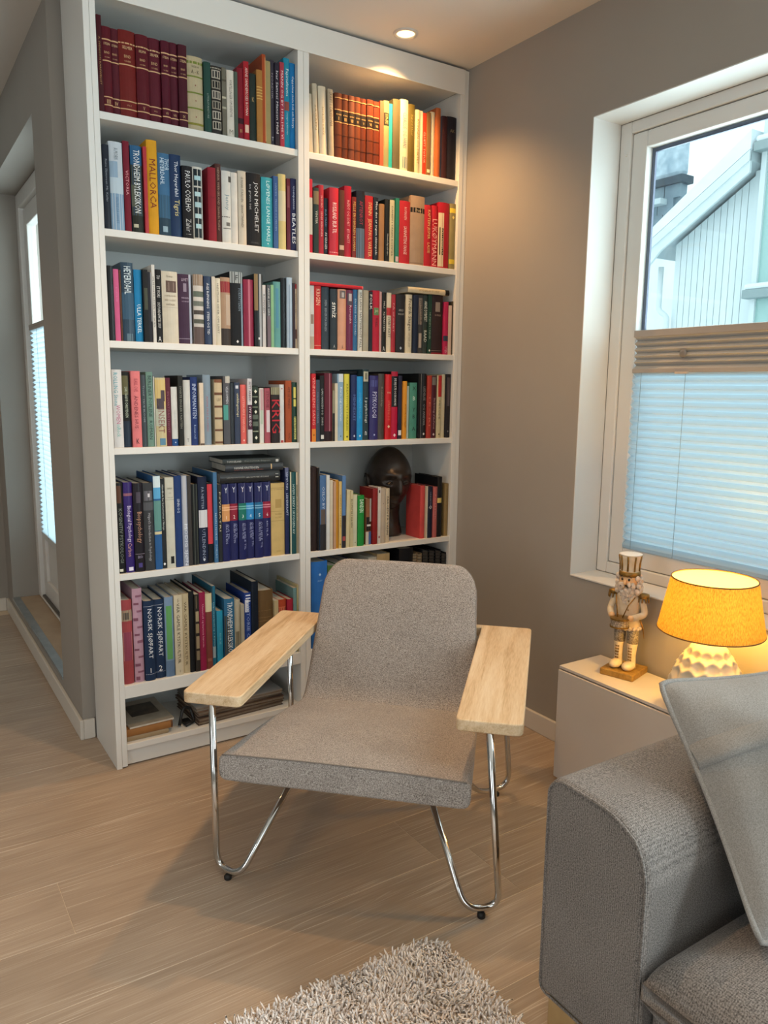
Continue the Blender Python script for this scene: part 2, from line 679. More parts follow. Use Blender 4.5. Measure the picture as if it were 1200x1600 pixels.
def blind(name, label, loc, y0, y1, zb, zt, n, stack, m=None):
    """pleated blind: fabric, bottom rail, top rail, packed stack, cords"""
    t = empty(name, loc, 0, label, 'blind')
    pleats(MB(), 0, y0, y1, zb + .012, zt, n, .0095).build('pleated_fabric', m or M_blind, t)
    MB().box(-.008, .008, y0, y1, zb, zb + .012).build('bottom_rail', m or M_winwhite, t, bevel=.002)
    s = zt
    MB().box(-.011, .011, y0 - .001, y1 + .001, s, s + .014).build('middle_rail', M_rail, t, bevel=.002)
    if stack > .03:
        pleats(MB(), 0, y0, y1, s + .014, s + stack - .022, 5, .007).build('packed_pleats', mat('packed_blind_fabric', 'b5b1ab', .7), t)
        MB().box(-.013, .013, y0 - .001, y1 + .001, s + stack - .022, s + stack).build('top_rail', M_rail, t, bevel=.002)
        yh = y1 - .19
        MB().ball((-.014, yh, s + stack * .42), (.005, .013, .013), 12, 8).build('pull_knob', mat('grey_knob', '7d7874', .4), t, True)
        MB().box(-.02, -.009, yh - .022, yh + .022, s - .004, s + .002).build('pull_handle', mat('pull_handle', 'c9b8a8', .4), t, bevel=.001)
    else:
        MB().box(-.011, .011, y0 - .001, y1 + .001, s + .014, s + .028).build('top_rail', M_rail, t, bevel=.002)
    for yc in (y0 + .2, y1 - .035, y1 - .2):
        MB().tube([(-.009, yc, zb), (-.009, yc, zt)], .0009, 5).build('cord', mat('blind_cord', '8fa4ae', .8), t)
    return t


blind('pleated_blind', 'white pleated blind on the narrow balcony door beyond the bookcase', (.099, 1.30, 0),
      ly0 + .087, ly1 - .087, RZ0 + .372, 1.50, 44, .02)

# ------------------------------------------------------------------ window in the right wall
wn = struct(empty('window_1', (1.51, (WY0 + WY1) / 2, WZ0)))
cy = (WY0 + WY1) / 2
hw = (WY0 - WY1) / 2
H = WZ1 - WZ0
rv = .002
MB().box(XR - 1.51 - .001, 0, hw - rv, hw + .001, -.001, H).build('reveal_board', M_winwhite, wn)
MB().box(XR - 1.51 - .001, 0, -hw - .001, -hw + rv, -.001, H).build('reveal_board', M_winwhite, wn)
MB().box(XR - 1.51 - .001, 0, -hw + rv, hw - rv, H - rv, H + .001).build('reveal_board', M_winwhite, wn)
MB().box(XR - 1.51 - .003, 0, -hw + rv, hw - rv, -.002, .003).build('sill_board', M_winwhite, wn, bevel=.0012)


def ring(mb, x0, x1, ya, yb, za, zb, w):
    wl_, wr_, wb_, wt_ = w
    mb.box(x0, x1, yb - wr_, yb, za, zb).box(x0, x1, ya, ya + wl_, za, zb)
    mb.box(x0, x1, ya + wl_, yb - wr_, za, za + wb_).box(x0, x1, ya + wl_, yb - wr_, zb - wt_, zb)
    return mb


ring(MB(), 0, .055, -hw + rv, hw - rv, .003, H - rv, (.043, .043, .038, .036)).build('window_frame', M_winwhite, wn, bevel=.004)
# sash sits a little behind, with a dark shadow gap
ga = .0016
sash = ring(MB(), .008, .052, -hw + rv + .043 + ga, hw - rv - .043 - ga, .003 + .038 + ga, H - rv - .036 - ga, (.056, .056, .058, .05)).build('sash', M_winwhite, wn, bevel=.004)
ring(MB(), .014, .05, -hw + rv + .0405, hw - rv - .0405, .0385, H - rv - .0345, (.006, .006, .006, .006)).build('seal_strip', M_black, wn)
gy = hw - rv - .043 - ga - .056
gz0, gz1 = .003 + .038 + ga + .058, H - rv - .036 - ga - .05
MB().box(.030, .035, -gy, gy, gz0, gz1).build('glass_pane', M_glass, sash)
MB().box(.044, .049, -gy, gy, gz0, gz1).build('glass_pane', M_glass, sash)
ring(MB(), .0355, .0435, -gy + .001, gy - .001, gz0 + .001, gz1 - .001, (.012, .012, .012, .012)).build('spacer_bar', mat('spacer_bar', '48506a', .4), sash)
MB().ball((-.001, hw - .03, H - .10), (.005, .004, .004), 8, 6).build('frame_screw_cap', M_winwhite, wn, True)
M_blind2 = translucent_mat('window_blind_fabric', 'c8d6de', 'd4e6f0', .62)
blind('pleated_blind', 'pale blue pleated blind covering the lower half of the right-hand window', (1.522, cy, 0),
      -gy + .002, gy - .002, WZ0 + gz0 + .001, 1.300, 22, .135, M_blind2)

# ------------------------------------------------------------------ ceiling downlights
WARM = (1.0, 0.56, 0.22)


def downlight(x, y, power, label, first=None):
    t = empty('ceiling_downlight', (x, y, ZC), 0, label, 'ceiling light', 'recessed ceiling downlights')
    MB().lathe([(.031, 0), (.031, -.004), (.036, -.006), (.042, -.004), (.043, 0)], 32, cap=False).build('trim_ring', mat('downlight_ring', 'c9c2b8', .35), t, True)
    MB().lathe([(.031, -.0008), (.02, -.0016), (.004, -.002)], 28).build('lens', M_lens, t, True)
    d = bpy.data.lights.new('downlight_beam', 'SPOT')
    d.energy = power
    d.color = WARM
    d.spot_size = math.radians(118)
    d.spot_blend = .75
    d.shadow_soft_size = .022
    o = bpy.data.objects.new('downlight_beam', d)
    o.location = (0, 0, -.012)
    o.parent = t
    C.objects.link(o)
    return t


M_lens = emission('downlight_lens', (1.0, .68, .30, 1), 2.6)
downlight(1.02, -.107, 36, 'lit round recessed downlight in the ceiling above the bookcase')
downlight(.40, -.80, 30, 'lit recessed downlight in the ceiling above the armchair, out of frame')
downlight(-.75, -.45, 9, 'lit recessed downlight in the ceiling left of the armchair, out of frame')
downlight(-.85, 1.15, 14, 'added recessed downlight brightening the passage from its ceiling, out of frame')  # unseen lamp, added to lift the passage wall and ceiling
downlight(-.3, -2.0, 8, 'lit recessed downlight in the ceiling over the rug, out of frame')

# ------------------------------------------------------------------ outside
gnd = struct(MB().box(1.7, 60, -40, 60, -3.3, -3.0).build('ground', mat('snow_ground', 'e8eef2', .9)))
M_snow = mottled('snow', 'e9f1f5', 'dfe9ef', 3, .9, .3, 20)
M_side = mat('white_siding_paint', 'd3dee0', .6)
nh = empty('neighbour_house', (12, 5.6, -3), 0, 'white clapboard house with snowy gable roof outside the window', 'house')
NX = 0.0
# gable wall core, boards proud of it; y runs left in the picture
slope = (4.93 - 3.766) / (5.591 - 7.49)
ed = lambda y: (3.766 + 3.0) + slope * (y + 5.6 - 7.49)      # roof underside height above ground
core = [(0, 0), (1.5, 0), (1.5, ed(1.5) - .12), (0, ed(0) - .12)]
MB().prism(core, .03, 4.0, 'x').build('house_wall', mat('siding_shadow', 'aebec1', .8), nh)
nb = 12
for i in range(nb):
    a, b = 1.5 * i / nb + .006, 1.5 * (i + 1) / nb - .006
    MB().prism([(a, 0), (b, 0), (b, ed(b) - .1), (a, ed(a) - .1)], 0.0, .04, 'x').build('siding_board', M_side, nh)
MB().box(-.04, .06, -.12, .0, 0, ed(0) - .05).build('corner_board', M_side, nh)
roof = [(1.92, ed(1.92) - .02), (1.92, ed(1.92) + .16), (-.1, ed(-.1) + .16), (-.1, ed(-.1) - .02)]
MB().prism(roof, -.35, 4.5, 'x').build('roof', mat('roof_grey', 'b3c0c4', .8), nh)
MB().prism([(1.9, ed(1.9) - .34), (1.9, ed(1.9) - .02), (-.1, ed(-.1) - .02), (-.1, ed(-.1) - .2), (1.3, ed(1.3) - .2), (1.55, ed(1.55) - .2)], -.38, -.33, 'x').build('barge_board', M_side, nh)
MB().prism([(1.95, ed(1.95) - .02), (1.95, ed(1.95) + .14), (-.1, ed(-.1) + .14), (-.1, ed(-.1) - .02)], -.41, -.38, 'x').build('verge_board', M_side, nh)
MB().prism([(1.9, ed(1.9) + .16), (1.9, ed(1.9) + .34), (-.1, ed(-.1) + .46), (-.1, ed(-.1) + .16)], -.4, 4.5, 'x').build('roof_snow', M_snow, nh)
MB().tube(fillet([(-.1, 1.72, ed(1.7) - .35), (-.1, 1.72, 5.75), (-.1, 1.52, 5.62), (-.1, 1.52, 2)], .08), .05, 8).build('downpipe', M_side, nh, True)
# glazed bay to the right of the corner
bay = empty('glazed_bay', (11.85, 5.45, -3), 0, 'glazed corner bay with snowy ledges beside the white house', 'bay')
MB().box(.0, 1.2, -3.0, -.12, 0, 11).build('bay_glass', mat('bay_glass', '9fc3bf', .15), bay)
for yy in (-.12, -.62, -1.12, -1.62):
    MB().box(-.05, .05, yy, yy + .09, 0, 11).build('mullion', M_side, bay)
for zz in (5.78, 8.1):
    MB().box(-.22, .1, -3.0, .02, zz, zz + .14).build('ledge', mat('ledge_grey', '8fa0a2', .7), bay, bevel=.01)
    MB().box(-.2, .1, -3.0, .01, zz + .14, zz + .24).build('ledge_snow', M_snow, bay, bevel=.04)
# slate clad chimney rising from a snowy roof, nearer than the house
M_slate = mottled('slate', '6d808c', '8496a0', 5, .8)
chn = empty('chimney', (16.0, 10.57, -1.478), 0, 'grey slate-clad chimney with snow outside the window', 'chimney')
MB().box(0.02, .12, -.2, .6, 2.0, 3.5).build('chimney_core', M_slate, chn)
random.seed(5)
for r in range(5):
    for c_ in range(4):
        a = -.21 + c_ * .21 + (.08 if r % 2 else 0)
        z0 = 2.72 + r * .16
        MB().box(-.012 - .01 * random.random(), .03, a, min(a + .2, .6), z0, z0 + .165).build('slate', M_slate, chn)
MB().box(-.06, .14, -.26, .65, 3.50, 3.58).build('chimney_ledge', mat('slate_dark', '3f4b55', .8), chn)
MB().box(-.02, .12, -.22, .62, 3.58, 4.3).build('chimney_snow_side', mottled('snowy_slate', '8da2b0', 'c2d2dc', 9, .9, .4, 30), chn, bevel=.05)
MB().box(-.13, .02, -.05, .42, 3.30, 3.36).build('vent_hood', mat('vent_metal', 'b9c7cb', .5), chn)
MB().box(-.08, .02, .16, .36, 3.06, 3.30).build('vent_box', mat('vent_metal2', 'a5b5ba', .5), chn)
sr = empty('snowy_roof', (16.0, 10.57, -1.478), 0, 'snow covered roof slope below the slate chimney outside', 'roof')
MB().prism([(2.5, -3), (2.5, 4.0), (.6, 3.30), (-.24, 2.87), (-.75, 2.3), (-.8, -3)], -.1, .3, 'x').build('roof_snow', M_snow, sr)
chn.scale = sr.scale = (2.19, 2.19, 2.19)

# ------------------------------------------------------------------ bookcase: two units and fascia
ROW = [2.02, 1.6964, 1.3733, 1.0493, .65, .2795, .0793]
BAY = {'L': (.0348, .6689), 'R': (.7106, 1.3447)}
ZT = 2.335
BD = .282


def bookcase(side, xa, xb, label):
    i0, i1 = BAY[side]
    t = empty('bookcase', ((xa + xb) / 2, 0, 0), 0, label, 'bookcase')
    ox = (xa + xb) / 2

    def B(name, a, b, y0, y1, z0, z1, m=M_white, bev=.0012):
        MB().box(a - ox, b - ox, y0, y1, z0, z1).build(name, m, t, bevel=bev)
    if side == 'L':
        B('end_panel', xa, xa + .0172, 0, BD, 0, 2.412)
        B('side_panel', xa + .0178, i0, .0015, BD, 0.004, ZT)
        B('side_panel', i1, xb - .0004, 0, BD, 0, ZT)
    else:
        B('side_panel', xa + .0004, i0, 0, BD, 0, ZT)
        B('side_panel', i1, i1 + .019, .0, BD, 0, ZT)
        B('filler_strip', i1 + .0195, xb, .002, .03, 0, 2.412)
    B('back_panel', i0, i1, BD - .006, BD, .02, ZT, M_shelfback, 0)
    B('top_panel', i0, i1, .002, BD - .006, ZT, ZT + .02)
    for k, z in enumerate(ROW):
        th = .043 if k == 5 else .021
        B('shelf', i0, i1, .001 if k > 4 else .004, BD - .006, z - th, z)
    B('kick_board', i0, i1, .014, .03, .004, ROW[6] - .021)
    return t


bookcase('L', 0, .69, 'tall white built-in bookcase unit, the left of two, beside the passage')
bookcase('R', .69, XR - .001, 'tall white built-in bookcase unit, the right of two, in the corner')
fa = tag(MB().box(.0178, XR - .022, -.0045, -.0006, ZT - .012, 2.411).build('bookcase_fascia', M_white, bevel=.001), 'long white fascia board closing the gap above both bookcases', 'fascia')

# ------------------------------------------------------------------ books
TXT = {}
M_font_tmp = bpy.data.curves.new('lettering', 'FONT')
M_font_tmp.resolution_u = 1
_fo = bpy.data.objects.new('lettering_tmp', M_font_tmp)
C.objects.link(_fo)


def text_mesh(s):
    """flat lettering as (verts, faces), x 0..w, cap height normalised to 1"""
    if s in TXT:
        return TXT[s]
    M_font_tmp.body = s
    bpy.context.view_layer.update()
    dg = bpy.context.evaluated_depsgraph_get()
    me = _fo.evaluated_get(dg).to_mesh()
    vs = [(v.co.x, v.co.y) for v in me.vertices]
    fs = [tuple(p.vertices) for p in me.polygons]
    _fo.evaluated_get(dg).to_mesh_clear()
    if not vs:
        TXT[s] = None
        return None
    x0 = min(v[0] for v in vs)
    x1 = max(v[0] for v in vs)
    y0 = min(v[1] for v in vs)
    y1 = max(v[1] for v in vs)
    hh = max(y1 - y0, 1e-4)
    TXT[s] = ([((x - x0) / hh, (y - y0) / hh) for x, y in vs], fs, (x1 - x0) / hh)
    return TXT[s]


def book_mat(hexc, glossy):
    n = 'cover_' + hexc + ('_g' if glossy else '')
    if n in MATS:
        return MATS[n]
    c = srgb(hexc)
    lo = tuple(x * .86 for x in c[:3]) + (1,)
    m = mottled(n, lo, c, 25, .35 if glossy else .6)
    m.node_tree.nodes['Principled BSDF'].inputs['Specular IOR Level'].default_value = .25
    return m


def flat_mat(hexc):
    return mat('print_' + hexc, hexc, .5, **{'Specular IOR Level': .25})


def sp(s, w, bulge):
    return bulge - bulge * (1 - (2 * s - 1) ** 2)


def make_book(label, x, w, z, h, d, yf, hexc, extras='', group=None, hard=True, lean=0.0, cat='book', rng=random, name='book'):
    """a book standing on its lower edge, spine to -Y; root at the bottom centre of the spine"""
    t = empty(name, (x + w / 2, yf, z), 0, label, cat, group)
    if lean:
        a = math.radians(lean)
        t.rotation_euler = (0, a, 0)
        t.location.z = z + abs(math.sin(a)) * w / 2
    bulge = min(.14 * w, .005) if hard else min(.03 * w, .001)
    th = .0022 if hard else .0008
    th = min(th, w * .2)
    ns = 6
    outer = [(-w / 2, d)] + [(-w / 2 + w * i / ns, sp(i / ns, w, bulge)) for i in range(ns + 1)] + [(w / 2, d)]
    inner = [(w / 2 - th, d)] + [(-w / 2 + th + (w - 2 * th) * i / ns, sp(i / ns, w, bulge) + th) for i in range(ns, -1, -1)] + [(-w / 2 + th, d)]
    n = len(outer)
    vs = [(p[0], p[1], 0) for p in outer] + [(p[0], p[1], 0) for p in inner] + [(p[0], p[1], h) for p in outer] + [(p[0], p[1], h) for p in inner]
    fs = []
    for i in range(n - 1):
        fs.append((i, i + 1, 2 * n + i + 1, 2 * n + i))                      # outside
        fs.append((n + i, n + i + 1, 3 * n + i + 1, 3 * n + i))              # inside
        a, b = i, i + 1
        ia, ib = n + (n - 1 - i), n + (n - 2 - i)
        fs.append((b, a, ia, ib))
        fs.append((2 * n + a, 2 * n + b, 2 * n + ib, 2 * n + ia))
    fs.append((0, 2 * n, 4 * n - 1, 2 * n - 1))
    fs.append((n - 1, n, 3 * n, 3 * n - 1))
    cov = MB().add(vs, fs).build('cover', book_mat(hexc, rng.random() < .5), t)
    ins = .003 if hard else .0003
    MB().box(-w / 2 + th * 1.02, w / 2 - th * 1.02, bulge + th + .0004, d - ins, ins, h - ins).build('page_block', M_pages, t)
    # spine print
    groups = {}
    off = 0.0
    items = [e.split(':') for e in extras.split(';') if e]
    for q, e in enumerate(items):
        if e[0] in 'bp':
            off += .00022
            z0, z1, col = float(e[1]) * h, float(e[2]) * h, e[3]
            sa, sb = (float(e[4]), float(e[5])) if e[0] == 'p' else (0.0, 1.0)
            g = groups.setdefault(('spine_label' if e[0] == 'p' else 'spine_band', col, q), MB())
            m_ = max(1, round(4 * (sb - sa)))
            vs, fs = [], []
            for i in range(m_ + 1):
                s_ = sa + (sb - sa) * i / m_
                xx = -w / 2 + w * s_
                yy = sp(s_, w, bulge) - off
                vs += [(xx, yy, z0), (xx, yy, z1), (xx, yy + off + .0002, z0), (xx, yy + off + .0002, z1)]
            for i in range(m_):
                k = 4 * i
                fs += [(k, k + 4, k + 5, k + 1), (k + 1, k + 5, k + 7, k + 3), (k + 4, k, k + 2, k + 6)]
            fs += [(0, 1, 3, 2), (4 * m_, 4 * m_ + 2, 4 * m_ + 3, 4 * m_ + 1)]
            g.add(vs, fs)
        elif e[0] in 'vh':
            txt, col = e[1], e[2]
            yy = -off - .0006
            g = groups.setdefault(('title_lettering', col, 0), MB())
            sh = 0.0
            if q + 1 < len(items) and items[q + 1][0] == 'o':
                sh = float(items[q + 1][1]) * w
            yy += sp(.5 + sh / w, w, bulge)
            if txt in '•♦▲∗∪':
                zc, r_ = float(e[3]) * h, float(e[4]) * w * .5
                g.add([(-r_, yy, zc), (0, yy, zc - r_ * 1.2), (r_, yy, zc), (0, yy, zc + r_ * 1.2)], [(0, 1, 2, 3)])
                continue
            tm = text_mesh(txt)
            if tm is None:
                continue
            tv, tf, tw = tm
            if e[0] == 'v':
                size, top, ln = float(e[3]) * w, float(e[4]) * h, float(e[5]) * h
                sx = ln / tw
                g.add([(sh + (b - .5) * size, yy, top - a * sx) for a, b in tv], tf)
            else:
                zc, wf = float(e[3]) * h, float(e[4]) * w
                sx = wf / tw
                sz = min(sx * 1.35, .05 * h)
                if len(txt) == 1:
                    sz = min(.07 * h, wf * 1.9)
                    sx = min(sx, sz)
                g.add([((a - tw / 2) * sx, yy, zc + (b - .5) * sz) for a, b in tv], tf)
    for (nm, col, _), g in groups.items():
        if g.v:
            g.build(nm, flat_mat(col), cov)
    return t


